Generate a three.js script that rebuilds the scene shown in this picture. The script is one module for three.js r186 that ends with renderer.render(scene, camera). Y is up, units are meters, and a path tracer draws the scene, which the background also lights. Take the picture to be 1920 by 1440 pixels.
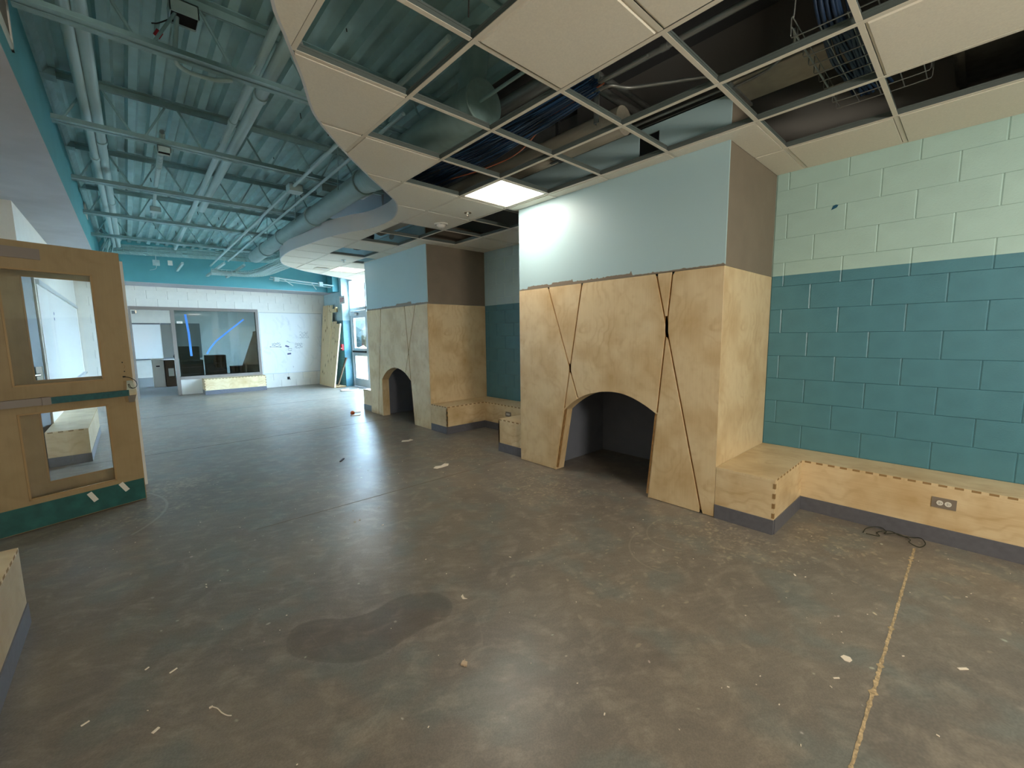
import * as THREE from 'three';
import { mergeGeometries } from 'three/addons/utils/BufferGeometryUtils.js';
import { createNoise2D } from 'simplex-noise';
import { RectAreaLightUniformsLib } from 'three/addons/lights/RectAreaLightUniformsLib.js';

// ---------------------------------------------------------------- camera, sky, sun, exposure
const scene = new THREE.Scene();
const camera = new THREE.PerspectiveCamera(84.8, 4 / 3, 0.05, 400);
camera.rotation.order = 'YXZ';
camera.position.set(0, 1.432, 0);
camera.rotation.set(-0.1154, -0.7372, -0.0131);
scene.add(camera);
const renderer = new THREE.WebGLRenderer();
renderer.toneMapping = THREE.LinearToneMapping;
renderer.toneMappingExposure = 3.05;
renderer.shadowMap.enabled = true;
RectAreaLightUniformsLib.init();
const SUN = new THREE.Vector3(-0.22, 0.62, 0.75).normalize();
scene.background = new THREE.Color().setRGB(0.5, 0.76, 1.0); // hazy bright daylight sky, even all round
scene.backgroundIntensity = 12;
const sun = new THREE.DirectionalLight(0xfff1dc, 12);
sun.name = 'sun'; sun.position.copy(SUN).multiplyScalar(60); sun.castShadow = true;
Object.assign(sun.shadow.camera, { left: -40, right: 40, top: 40, bottom: -40, near: 1, far: 140 });
scene.add(sun);
const LAMP = { color: new THREE.Color(1.0, 0.9, 0.76), level: 4.7, addedFill: 30 };  // last level drives the added, unseen fill lamp

// ---------------------------------------------------------------- helpers
let seed = 7, seed2 = 99;
const rnd = () => { seed = (seed * 1664525 + 1013904223) >>> 0; return seed / 4294967296; };
const rr = (a, b) => a + (b - a) * rnd();
const V = (x, y, z) => new THREE.Vector3(x, y, z);
const used = new Map();
function numbered(n) { const k = used.get(n) ?? 0; used.set(n, k + 1); return k ? n + '_' + String(k).padStart(3, '0') : n; }
function shadows(o) { o.castShadow = true; o.receiveShadow = true; return o; }
function thing(name, label, category, pos = [0, 0, 0], group) {
  const o = new THREE.Group(); o.name = numbered(name); o.position.set(...pos);
  o.userData = { label, category }; if (group) o.userData.group = group;
  scene.add(o); return o;
}
function structure(name, pos = [0, 0, 0]) { const o = new THREE.Group(); o.name = numbered(name); o.position.set(...pos); o.userData = { kind: 'structure' }; scene.add(o); return o; }
const wp = new THREE.Vector3();
// a part: geometry given in world metres is moved into its parent's own place
function part(parent, name, geo, mat, at) {
  const g = Array.isArray(geo) ? mergeGeometries(geo.map((q) => (q.index ? q.toNonIndexed() : q))) : geo;
  const m = shadows(new THREE.Mesh(g, mat)); m.name = parent === scene ? numbered(name) : name;
  m.position.set(0, 0, 0);
  if (at) m.position.set(...at);
  for (let p = parent; p && p !== scene; p = p.parent) m.position.sub(wp.copy(p.position));
  parent.add(m); return m;
}
function single(name, label, category, geo, mat, at, group) {
  const m = part(scene, name, geo, mat, at); m.userData = { label, category }; if (group) m.userData.group = group; return m;
}
function uvBox(g, turn = false, s = 1) { // uv in metres from the face's main direction
  const p = g.attributes.position, n = g.attributes.normal, uv = new Float32Array(p.count * 2);
  for (let i = 0; i < p.count; i++) {
    const ax = Math.abs(n.getX(i)), ay = Math.abs(n.getY(i)), az = Math.abs(n.getZ(i));
    let a, b;
    if (ax >= ay && ax >= az) { a = p.getZ(i); b = p.getY(i); } else if (ay >= az) { a = p.getX(i); b = p.getZ(i); } else { a = p.getX(i); b = p.getY(i); }
    uv[i * 2] = (turn ? b : a) * s; uv[i * 2 + 1] = (turn ? a : b) * s;
  }
  g.setAttribute('uv', new THREE.BufferAttribute(uv, 2)); return g;
}
// box between two corners
function bx(x0, y0, z0, x1, y1, z1, turn) {
  const g = new THREE.BoxGeometry(Math.abs(x1 - x0), Math.abs(y1 - y0), Math.abs(z1 - z0));
  g.translate((x0 + x1) / 2, (y0 + y1) / 2, (z0 + z1) / 2); return uvBox(g, turn);
}
// six-faced solid from 8 corners: bottom a b c d, top e f g h
function hexa(c) {
  const f = [[0, 3, 2, 1], [4, 5, 6, 7], [0, 1, 5, 4], [1, 2, 6, 5], [2, 3, 7, 6], [3, 0, 4, 7]], p = [];
  for (const [a, b, d, e] of f) for (const k of [a, b, d, a, d, e]) p.push(...c[k]);
  const g = new THREE.BufferGeometry(); g.setAttribute('position', new THREE.Float32BufferAttribute(p, 3)); g.computeVertexNormals();
  // outward check
  const ctr = V(0, 0, 0); c.forEach((q) => ctr.add(V(...q))); ctr.divideScalar(8);
  const P = g.attributes.position, n = g.attributes.normal;
  if (V(P.getX(0), P.getY(0), P.getZ(0)).sub(ctr).dot(V(n.getX(0), n.getY(0), n.getZ(0))) < 0) {
    for (let i = 0; i < P.count; i += 3) { const t = [P.getX(i), P.getY(i), P.getZ(i)]; P.setXYZ(i, P.getX(i + 1), P.getY(i + 1), P.getZ(i + 1)); P.setXYZ(i + 1, ...t); }
    g.computeVertexNormals();
  }
  return uvBox(g);
}
// rod between points
function rod(a, b, r, n = 8) {
  const A = V(...a), B = V(...b), d = B.clone().sub(A), g = new THREE.CylinderGeometry(r, r, d.length(), n);
  g.applyQuaternion(new THREE.Quaternion().setFromUnitVectors(V(0, 1, 0), d.clone().normalize())); g.translate(...A.add(B).multiplyScalar(0.5).toArray()); return g;
}
function tube(pts, r, n = 8, seg = 0, tension = 0.5) {
  const c = new THREE.CatmullRomCurve3(pts.map((p) => V(...p)), false, 'catmullrom', tension);
  return new THREE.TubeGeometry(c, seg || pts.length * 6, r, n, false);
}
// prism: outline in (u, v), thickness t; axis 'x': u = -z, v = y, thickness along +x from x0 ; 'y': u = x, v = -z, thickness along +y from y0
function prismX(shape, x0, t, bevel = 0) {
  const g = new THREE.ExtrudeGeometry(shape, { depth: t - 2 * bevel, bevelEnabled: bevel > 0, bevelThickness: bevel, bevelSize: bevel, bevelOffset: -bevel, bevelSegments: 1, curveSegments: 16 });
  if (bevel) g.translate(0, 0, bevel);
  g.rotateY(Math.PI / 2); g.translate(x0, 0, 0); return uvBox(g);
}
function prismY(shape, y0, t) {
  const g = new THREE.ExtrudeGeometry(shape, { depth: t, bevelEnabled: false, curveSegments: 12 });
  g.rotateX(-Math.PI / 2); g.translate(0, y0, 0); return uvBox(g);
}
const poly = (pts) => new THREE.Shape(pts.map(([a, b]) => new THREE.Vector2(a, b)));

// ---------------------------------------------------------------- noise and textures
const H32 = (x, y, s) => { let h = Math.imul(x, 374761393) + Math.imul(y, 668265263) + Math.imul(s, 974634777); h = Math.imul(h ^ (h >>> 13), 1274126177); return ((h ^ (h >>> 16)) >>> 0) / 4294967296; };
function vnoise(x, y, per, s) { // periodic value noise
  const xi = Math.floor(x), yi = Math.floor(y), fx = x - xi, fy = y - yi, u = fx * fx * (3 - 2 * fx), v = fy * fy * (3 - 2 * fy);
  const w = (k) => ((k % per) + per) % per, x0 = w(xi), x1 = w(xi + 1), y0 = w(yi), y1 = w(yi + 1);
  const a = H32(x0, y0, s), b = H32(x1, y0, s), c = H32(x0, y1, s), d = H32(x1, y1, s);
  return a + (b - a) * u + (c - a) * v + (a - b - c + d) * u * v;
}
function fbm(u, v, f, oct, s, gain = 0.5) { let t = 0, a = 1, n = 0; for (let i = 0; i < oct; i++) { t += a * vnoise(u * f, v * f, f, s + i * 17); n += a; a *= gain; f *= 2; } return t / n; }
function dataTex(w, h, fn, srgb = true) {
  const d = new Uint8Array(w * h * 4);
  for (let y = 0; y < h; y++) for (let x = 0; x < w; x++) { const c = fn(x / w, y / h), o = (y * w + x) * 4; for (let k = 0; k < 3; k++) d[o + k] = Math.max(0, Math.min(255, c[k])); d[o + 3] = 255; }
  const t = new THREE.DataTexture(d, w, h); t.wrapS = t.wrapT = THREE.RepeatWrapping; t.magFilter = THREE.LinearFilter; if (srgb) t.colorSpace = THREE.SRGBColorSpace; t.needsUpdate = true; return t;
}
function rep(t, sx, sy = sx) { const c = t.clone(); c.repeat.set(sx, sy); c.needsUpdate = true; return c; }
const hex = (h) => [(h >> 16) & 255, (h >> 8) & 255, h & 255];
const mixc = (a, b, t) => [0, 1, 2].map((k) => a[k] + (b[k] - a[k]) * t);
function tint(base, amp, f, oct, s, w = 256) { const b = hex(base); return dataTex(w, w, (u, v) => { const n = fbm(u, v, f, oct, s) - 0.5; return b.map((c) => c * (1 + amp * 2 * n)); }); }
function floatTex(w, h, fn) { const d = new Float32Array(w * h * 4); for (let y = 0; y < h; y++) for (let x = 0; x < w; x++) { const o = (y * w + x) * 4; d[o] = d[o + 1] = d[o + 2] = fn(x / w, y / h); d[o + 3] = 1; } const t = new THREE.DataTexture(d, w, h, THREE.RGBAFormat, THREE.FloatType); t.wrapS = t.wrapT = THREE.RepeatWrapping; t.magFilter = THREE.LinearFilter; t.needsUpdate = true; return t; }
function grainBump(f, oct, s, w = 256) { return floatTex(w, w, (u, v) => fbm(u, v, f, oct, s, 0.65)); }
const S = (o) => new THREE.MeshStandardMaterial(o);
const PH = (o) => new THREE.MeshPhysicalMaterial(o);

// birch plywood: figured rotary-cut grain that runs along v
function birch(base, dark, s) {
  const b = hex(base), d = hex(dark);
  return dataTex(1024, 1024, (u, v) => {
    const warp = fbm(u, v, 3, 3, s) * 1.5 + fbm(u, v, 10, 3, s + 5) * 0.4;
    const ring = Math.sin((u * 9 + warp * 4.2) * Math.PI * 2), line = Math.pow(0.5 + 0.5 * ring, 3);
    const fib = vnoise(u * 256, v * 10, 256, s + 9), blot = fbm(u, v, 5, 3, s + 31);
    const k = 0.2 * line * Math.max(0, fbm(u, v, 6, 3, s + 50) - 0.28) * 2 + 0.1 * fib + 1.1 * Math.max(0, blot - 0.47) + 0.35 * Math.max(0, fbm(u, v, 24, 3, s + 71) - 0.52);
    return mixc(b, d, Math.min(1, k));
  });
}
const texBirch = birch(0xe8d2aa, 0xb48d58, 11);
const bumpFine = grainBump(64, 4, 3), bumpOrange = grainBump(40, 3, 90);
const paintBump = rep(bumpOrange, 3), steelBump = rep(bumpFine, 4);
const M = {
  birch: PH({ map: rep(texBirch, 0.8), roughness: 0.42, clearcoat: 0.15, clearcoatRoughness: 0.4, color: 0xffffff }),
  birchGloss: PH({ map: rep(texBirch, 0.8), roughness: 0.3, clearcoat: 0.8, clearcoatRoughness: 0.25 }),
  birchEdge: S({ color: 0x7d5d36, roughness: 0.8 }),
  fingerEnd: S({ color: 0x9a7a50, roughness: 0.8 }),
  groove: S({ map: rep(tint(0x9a7446, 0.2, 16, 3, 8, 128), 2), roughness: 0.85 }),
  oak: S({ map: rep(birch(0xa58e68, 0x7d6745, 140), 0.55), roughness: 0.45 }),
  oakEdge: S({ color: 0xa5875c, roughness: 0.5 }),
  blueLight: S({ map: rep(tint(0xb3d0d7, 0.02, 8, 3, 21), 1), roughness: 0.5, bumpMap: paintBump, bumpScale: 0.0006 }),
  aqua: S({ map: rep(tint(0xafcfcb, 0.02, 8, 3, 22), 1), roughness: 0.55, bumpMap: paintBump, bumpScale: 0.001 }),
  teal: PH({ map: rep(tint(0x528899, 0.05, 8, 3, 23), 1), roughness: 0.36, bumpMap: paintBump, bumpScale: 0.0012 }),
  bulk: S({ map: rep(tint(0x5aa2ab, 0.03, 8, 3, 24), 0.6), roughness: 0.6 }),
  bulkUnder: S({ map: rep(tint(0xb6b6ba, 0.06, 6, 4, 25), 0.6), roughness: 0.8 }),
  deck: S({ map: rep(tint(0x9ec2c2, 0.08, 10, 4, 26), 0.7), roughness: 0.48, metalness: 0.05 }),
  steel: S({ map: rep(tint(0x8aadb0, 0.08, 14, 3, 27), 1.2), roughness: 0.5 }),
  pipe: S({ map: rep(tint(0xabc6c6, 0.06, 14, 3, 28), 1), roughness: 0.5 }),
  darkSteel: S({ color: 0x24282a, roughness: 0.8 }),
  galv: S({ map: rep(tint(0x9a9d9b, 0.1, 20, 3, 29), 1.5), roughness: 0.4, metalness: 0.7 }),
  roofRaw: S({ color: 0x64676a, roughness: 0.7 }),
  blockRaw: S({ color: 0x85837f, roughness: 0.9 }),
  ductTeal: S({ map: rep(tint(0x87a3a3, 0.06, 10, 3, 33), 1), roughness: 0.5 }),
  insul: S({ map: rep(tint(0xa39c8e, 0.07, 10, 4, 34), 2), roughness: 0.8 }),
  taupe: S({ map: rep(tint(0x83786a, 0.04, 10, 4, 35), 0.8), roughness: 0.75 }),
  cavity: S({ map: rep(tint(0x767b88, 0.05, 10, 4, 36), 0.8), roughness: 0.8 }),
  whiteCmu: S({ map: rep(tint(0xe7e3da, 0.02, 8, 3, 37), 1), roughness: 0.55, bumpMap: paintBump, bumpScale: 0.001 }),
  white: S({ color: 0xe9e6df, roughness: 0.6 }),
  mortarDark: S({ color: 0x4a7b8e, roughness: 0.5 }),
  mortarLight: S({ color: 0xb9d0c7, roughness: 0.6 }),
  mortarWhite: S({ color: 0xd8d4cb, roughness: 0.6 }),
  tileFace: S({ map: rep(tint(0xe6e0d2, 0.022, 120, 2, 38, 512), 1.2), roughness: 0.95, bumpMap: rep(bumpFine, 5), bumpScale: 0.0004 }),
  teeFace: S({ color: 0xded8ca, roughness: 0.85 }),
  teeWeb: S({ color: 0x707a78, roughness: 0.5, metalness: 0.4 }),
  fascia: S({ color: 0xc8cacb, roughness: 0.5 }),
  vinyl: PH({ map: rep(tint(0x676870, 0.06, 20, 3, 39), 2), roughness: 0.38 }),
  chrome: S({ color: 0xe6e2da, roughness: 0.14, metalness: 1 }),
  alu: S({ color: 0xc9ced2, roughness: 0.35, metalness: 0.6 }),
  bronze: S({ color: 0x8a7f78, roughness: 0.5 }),
  filmTeal: PH({ map: rep(tint(0x285a5e, 0.15, 30, 4, 40), 2), roughness: 0.3 }),
  kickTeal: PH({ map: rep(tint(0x2a5f5c, 0.18, 12, 4, 41), 1.5), roughness: 0.32 }),
  board: PH({ color: 0xe9ebea, roughness: 0.22 }),
  glass: PH({ color: 0xffffff, roughness: 0.02, transmission: 1, thickness: 0, ior: 1.5 }),
  glassTint: PH({ color: 0xc4d0d2, roughness: 0.02, transmission: 1, thickness: 0, ior: 1.5 }),
  black: S({ color: 0x0b0b0c, roughness: 0.6 }),
  darkHole: S({ color: 0x070707, roughness: 1 }),
  red: S({ color: 0xb0222c, roughness: 0.45 }),
  tapeBlue: S({ color: 0x4f8fe0, roughness: 0.6 }),
  cableBlue: S({ color: 0x1c3350, roughness: 0.5 }),
  cableBlue2: S({ color: 0x2c5078, roughness: 0.5 }),
  copper: S({ color: 0xb56a4a, roughness: 0.5 }),
  card: S({ map: rep(tint(0x6a5644, 0.08, 12, 3, 42), 1.4), roughness: 0.85 }),
  cardDark: S({ map: rep(tint(0x3c362f, 0.12, 12, 3, 43), 1.4), roughness: 0.9 }),
  plastic: S({ color: 0xe6e2d8, roughness: 0.45 }),
  grey: S({ color: 0x6b6f72, roughness: 0.6 }),
  doorDark: S({ color: 0x3b464c, roughness: 0.5 }),
  joint: S({ map: rep(tint(0xb7a17e, 0.25, 40, 3, 44), 3), roughness: 0.95 }),
  jointThin: S({ color: 0x776b5c, roughness: 0.9 }),
  farFloor: S({ color: 0x8d9298, roughness: 0.5 }),
};

// ---------------------------------------------------------------- floor: concrete slabs between saw cuts
const simplex = createNoise2D(() => { seed2 = (seed2 * 1664525 + 1013904223) >>> 0; return seed2 / 4294967296; });
const sn = (x, y, o) => { let t = 0, a = 1, n = 0; for (let i = 0; i < o; i++) { t += a * simplex(x + 31 * i, y - 17 * i); n += a; a *= 0.55; x *= 2.03; y *= 2.03; } return 0.5 + (0.5 * t) / n; };
function slabTex(x0, z0, w, d, px, py, s, extra) {
  const c = document.createElement('canvas'); c.width = px; c.height = py; const g = c.getContext('2d'), im = g.createImageData(px, py);
  const A = hex(0x857c71), B = hex(0x787169), C = hex(0x787b76), D = hex(0x9c9284);
  for (let j = 0; j < py; j++) for (let i = 0; i < px; i++) {
    const x = x0 + (i / px) * w, z = z0 + (j / py) * d, wx = 0.12 * (sn(x * 2, z * 2, 2) - 0.5), wz = 0.12 * (sn(x * 2 + 40, z * 2, 2) - 0.5);
    const big = sn(x * 0.9 + 7, z * 0.9, 4), mid = sn((x + wx) * 5, (z + wz) * 5 + 9, 4), str = sn((x * 0.86 + z * 0.5 + wx) * 4, (z * 0.86 - x * 0.5 + wz) * 22, 3), fine = H32(i, j, 5);
    let k = mixc(B, A, Math.min(1, Math.max(0, (big - 0.3) * 2.2)));
    k = mixc(k, C, Math.min(0.7, Math.max(0, (sn(x * 1.6 + 90, z * 1.6, 3) - 0.52) * 3.4)));
    k = mixc(k, D, Math.min(0.55, Math.max(0, (mid - 0.5) * 2)) * (0.3 + str * 0.8));
    const m = 0.94 + 0.12 * fine + 0.1 * (str - 0.5) + 0.08 * (mid - 0.5);
    const o = (j * px + i) * 4; for (let q = 0; q < 3; q++) im.data[o + q] = k[q] * m; im.data[o + 3] = 255;
  }
  g.putImageData(im, 0, 0);
  const X = (x) => ((x - x0) / w) * px, Z = (z) => ((z - z0) / d) * py, sc = px / w;
  extra?.(g, X, Z, sc);
  let q = s; const r = () => { q = (q * 1664525 + 1013904223) >>> 0; return q / 4294967296; };
  for (let i = 0; i < w * d * 34; i++) { // drops of paint and plaster, scuffs
    const x = r() * px, y = r() * py, e = Math.pow(r(), 5) * 0.012 * sc + 0.0011 * sc;
    g.fillStyle = `rgba(${215 + r() * 30},${208 + r() * 25},${190 + r() * 25},${0.25 + r() * 0.6})`; g.beginPath(); g.ellipse(x, y, e, e * (0.3 + r() * 0.6), r() * 6, 0, 7); g.fill();
  }
  for (let i = 0; i < w * d * 5; i++) { // scratches
    g.strokeStyle = `rgba(190,178,155,${0.05 + r() * 0.14})`; g.lineWidth = (0.001 + r() * 0.004) * sc; g.beginPath();
    const x = r() * px, y = r() * py, a = r() * 7, l = (0.05 + r() * 0.4) * sc; g.moveTo(x, y); g.quadraticCurveTo(x + Math.cos(a) * l * 0.5 + r() * 20, y + Math.sin(a) * l * 0.5 + r() * 20, x + Math.cos(a) * l, y + Math.sin(a) * l); g.stroke();
  }
  const t = new THREE.CanvasTexture(c); t.colorSpace = THREE.SRGBColorSpace; t.flipY = false; return t;
}
const floor = structure('floor');
const floorRough = rep(floatTex(512, 512, (u, v) => 0.272 + 0.13 * fbm(u, v, 5, 6, 301, 0.55)), 0.4);
const floorBump = rep(floatTex(512, 512, (u, v) => fbm(u, v, 9, 6, 401, 0.55)), 0.45);
function slab(x0, z0, x1, z1, px, py, s, extra) {
  const w = x1 - x0, d = z1 - z0, g = new THREE.BoxGeometry(w, 0.12, d); g.translate((x0 + x1) / 2, -0.06, (z0 + z1) / 2);
  uvBox(g);
  const p = g.attributes.position, uv2 = new Float32Array(p.count * 2); for (let i = 0; i < p.count; i++) { uv2[i * 2] = (p.getX(i) - x0) / w; uv2[i * 2 + 1] = (p.getZ(i) - z0) / d; }
  g.setAttribute('uv1', new THREE.BufferAttribute(uv2, 2));
  const map = slabTex(x0, z0, w, d, px, py, s, extra); map.channel = 1;
  const m = PH({ map, roughness: 1, roughnessMap: floorRough, bumpMap: floorBump, bumpScale: 0.0006, clearcoat: 0, specularIntensity: 1 });
  return part(floor, 'slab', g, m);
}
const FX0 = -2.6, FX1 = 5.2;
function stain(g, X, Z, sc) { // dried spill with a hard rim
  const pts = [[1.2, -1.82], [1.14, -1.99], [0.97, -2.06], [0.84, -2.02], [0.7, -2.06], [0.62, -2.16], [0.48, -2.2], [0.4, -2.02], [0.5, -1.86], [0.62, -1.74], [0.74, -1.7], [0.93, -1.74], [1.1, -1.7]];
  const draw = (k, a) => { g.fillStyle = `rgba(38,33,27,${a})`; g.beginPath(); pts.forEach(([x, z], i) => { const q = pts[(i + 1) % pts.length], cx = 0.82 + (x - 0.82) * k, cz = -1.9 + (z + 1.9) * k, dx = 0.82 + ((x + q[0]) / 2 - 0.82) * k, dz = -1.9 + ((z + q[1]) / 2 + 1.9) * k; if (!i) g.moveTo(X(dx), Z(dz)); else g.quadraticCurveTo(X(cx), Z(cz), X(dx), Z(dz)); }); const [x, z] = pts[0], q = pts[1]; g.quadraticCurveTo(X(0.82 + (x - 0.82) * k), Z(-1.9 + (z + 1.9) * k), X(0.82 + ((x + q[0]) / 2 - 0.82) * k), Z(-1.9 + ((z + q[1]) / 2 + 1.9) * k)); g.fill(); };
  draw(1, 0.15); draw(0.95, 0.07);
  // chalk rings and swept arcs near the nook
  g.strokeStyle = 'rgba(200,186,160,0.22)'; g.lineWidth = 0.012 * sc;
  for (const [x, z, r, a, b] of [[2.7, -2.9, 0.16, 0, 6.3], [2.9, -1.3, 0.35, 2.4, 4.6], [2.75, -1.2, 0.5, 2.6, 4.2]]) { g.beginPath(); g.ellipse(X(x), Z(z), r * sc, r * sc * 0.8, 0.3, a, b); g.stroke(); }
}
function dust(g, X, Z, sc, spots) { // trodden plaster dust: clouds of small specks
  let q = 991; const r = () => { q = (q * 1664525 + 1013904223) >>> 0; return q / 4294967296; };
  for (const [x, z, w, d, n] of spots) for (let i = 0; i < n; i++) { const a = (r() + r() + r() - 1.5) * w, b = (r() + r() + r() - 1.5) * d, e = (0.002 + 0.012 * r() * r()) * sc; g.fillStyle = `rgba(205,188,158,${0.1 + 0.3 * r()})`; g.beginPath(); g.ellipse(X(x + a), Z(z + b), e * 2, e, r() * 3, 0, 7); g.fill(); }
}
slab(FX0, -0.17, FX1, 3.5, 1400, 700, 5, (g, X, Z, sc) => dust(g, X, Z, sc, [[3.5, 0.5, 0.6, 1, 500]]));
slab(FX0, -3.55, FX1, -0.17, 2048, 1024, 6, (g, X, Z, sc) => { stain(g, X, Z, sc); dust(g, X, Z, sc, [[2.8, -2.6, 0.5, 0.7, 900], [3.0, -1.1, 0.35, 0.5, 700], [3.5, -0.6, 0.5, 0.4, 400], [2.3, -1.6, 0.8, 0.8, 300]]); });
slab(FX0, -6.86, FX1, -3.55, 1400, 700, 7, (g, X, Z, sc) => { dust(g, X, Z, sc, [[0.2, -5.2, 0.4, 0.25, 900], [3, -4.2, 0.4, 0.6, 500], [0.0, -4.6, 0.5, 0.3, 500]]); g.strokeStyle = 'rgba(190,185,175,0.4)'; g.lineWidth = 0.02 * sc; g.beginPath(); g.moveTo(X(0.02), Z(-5.15)); g.quadraticCurveTo(X(0.3), Z(-4.6), X(-0.1), Z(-4.1)); g.stroke(); });
slab(FX0, -10.2, FX1, -6.86, 1024, 512, 8);
slab(FX0, -13.9, FX1, -10.2, 1024, 512, 9);
{ // ragged filler in the nearest saw cut, hairlines in the others
  const p = [], x0 = -0.9, x1 = 3.72, n = 300; let w0 = 0.006, c0 = -0.17;
  for (let i = 0; i < n; i++) { const xa = x0 + ((x1 - x0) * i) / n, xb = x0 + ((x1 - x0) * (i + 1)) / n, w1 = 0.0045 + 0.006 * rnd() * rnd() + (rnd() < 0.04 ? 0.01 : 0), c1 = -0.17 + rr(-0.0015, 0.0015); p.push(xa, 0.0012, c0 - w0, xa, 0.0012, c0 + w0, xb, 0.0012, c1 - w1, xb, 0.0012, c1 - w1, xa, 0.0012, c0 + w0, xb, 0.0012, c1 + w1); w0 = w1; c0 = c1; }
  const g = new THREE.BufferGeometry(); g.setAttribute('position', new THREE.Float32BufferAttribute(p, 3)); g.computeVertexNormals(); g.setAttribute('uv', new THREE.Float32BufferAttribute(p.filter((_, i) => i % 3 !== 1), 2));
  part(floor, 'joint_filler', g, M.joint);
  part(floor, 'joint_filler', bx(0.6, 0, -3.553, 3.2, 0.0008, -3.547), M.jointThin);
  part(floor, 'joint_filler', bx(-0.6, 0, -6.864, 3.3, 0.0008, -6.857), M.darkSteel);
  part(floor, 'joint_filler', bx(-0.6, 0, -10.204, 4.6, 0.0008, -10.197), M.darkSteel);
}

// ---------------------------------------------------------------- concrete-block walls
const blockCache = new Map();
function blockGeo(w, h, t, cv, ch, split, d = 0.004) { // face looks along +z; w along x; chamfers cv at the upright edges, ch at the level ones; split = height of a change of paint
  const key = [w, h, t, cv, ch, split ?? 0, d].map((q) => q.toFixed(3)).join();
  if (blockCache.has(key)) return blockCache.get(key);
  const X = w / 2, Y = h / 2, quad = (a, b, c, e) => [...a, ...b, ...c, ...a, ...c, ...e];
  const make = (y0, y1, lo, hi) => {
    const yb = lo ? y0 + ch : y0, yt = hi ? y1 - ch : y1, x = X - cv;
    let p = quad([-x, yb, t], [x, yb, t], [x, yt, t], [-x, yt, t]);
    p = p.concat(quad([x, yb, t], [X, y0, t - d], [X, y1, t - d], [x, yt, t]), quad([-X, y0, t - d], [-x, yb, t], [-x, yt, t], [-X, y1, t - d]));
    p = p.concat(quad([X, y0, t - d], [X, y0, 0], [X, y1, 0], [X, y1, t - d]), quad([-X, y0, 0], [-X, y0, t - d], [-X, y1, t - d], [-X, y1, 0]));
    if (lo) p = p.concat(quad([-X, y0, t - d], [X, y0, t - d], [x, yb, t], [-x, yb, t]), quad([-X, y0, 0], [X, y0, 0], [X, y0, t - d], [-X, y0, t - d]));
    if (hi) p = p.concat(quad([-x, yt, t], [x, yt, t], [X, y1, t - d], [-X, y1, t - d]), quad([-X, y1, t - d], [X, y1, t - d], [X, y1, 0], [-X, y1, 0]));
    const g = new THREE.BufferGeometry(); g.setAttribute('position', new THREE.Float32BufferAttribute(p, 3)); g.computeVertexNormals();
    g.setAttribute('uv', new THREE.Float32BufferAttribute(p.filter((_, i) => i % 3 !== 2), 2)); return g;
  };
  const g = split === undefined ? make(-Y, Y, true, true) : mergeGeometries([make(-Y, split, true, false), make(split, Y, false, true)], true);
  blockCache.set(key, g); return g;
}
// wall in the plane whose outward normal is turned by `turn` about y; u runs to the right of one who looks at the wall
function blockWall(parent, { origin, turn, u0, u1, y0 = 0, y1, phase, split, lower, upper, holes = [], cv = 0.0065, dep = 0.004 }) {
  const q = new THREE.Quaternion().setFromAxisAngle(V(0, 1, 0), turn), ux = V(1, 0, 0).applyQuaternion(q), nz = V(0, 0, 1).applyQuaternion(q), T = 0.012;
  for (let k = Math.floor(y0 / 0.2032); k * 0.2032 < y1 - 0.02; k++) {
    const a = Math.max(y0, k * 0.2032), b = Math.min(y1, (k + 1) * 0.2032);
    for (let n = -60; n < 60; n++) {
      let s = phase + (k % 2 ? 0.2032 : 0) + n * 0.4064, e = s + 0.4064; s = Math.max(s, u0); e = Math.min(e, u1);
      if (e - s < 0.03) continue;
      let cut = false; for (const [ha, hb, hy0, hy1] of holes) if (s < hb - 0.02 && e > ha + 0.02 && a < hy1 - 0.02 && b > hy0 + 0.02) { if (s >= ha - 0.02 && e <= hb + 0.02) cut = true; else if (s < ha) e = ha; else s = hb; }
      if (cut || e - s < 0.03) continue;
      const dark = split !== undefined && b <= split + 0.001, two = split !== undefined && a < split - 0.001 && b > split + 0.001, light = !dark && !two;
      const gap = light ? 0.0004 : 0.0008, ch = light ? 0.0007 : 0.002, w = e - s - 0.0012, h = b - a - gap, cy = (a + b) / 2;
      const g = blockGeo(w, h, T, cv, ch, two ? split - cy : undefined, dep), m = shadows(new THREE.Mesh(g, two ? [lower, upper] : dark ? lower : upper)); m.name = 'block';
      m.quaternion.copy(q); m.position.set(...origin).addScaledVector(ux, (s + e) / 2); m.position.y = cy; m.position.addScaledVector(nz, rr(-0.0006, 0.0006));
      m.position.sub(parent.position); parent.add(m);
    }
  }
}
const PAINT = 1.92, CEIL = 2.787;
const wallR = structure('wall_right', [4.31, 0, 0]);
part(wallR, 'backing', bx(4.315, 0, -3.5, 4.5, PAINT, 3.5), M.mortarDark); part(wallR, 'backing', bx(4.315, PAINT, -3.5, 4.5, 2.8, 3.5), M.mortarLight); part(wallR, 'backing', bx(4.315, 2.8, -3.5, 4.5, 4.2, 3.5), M.blockRaw);
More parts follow.
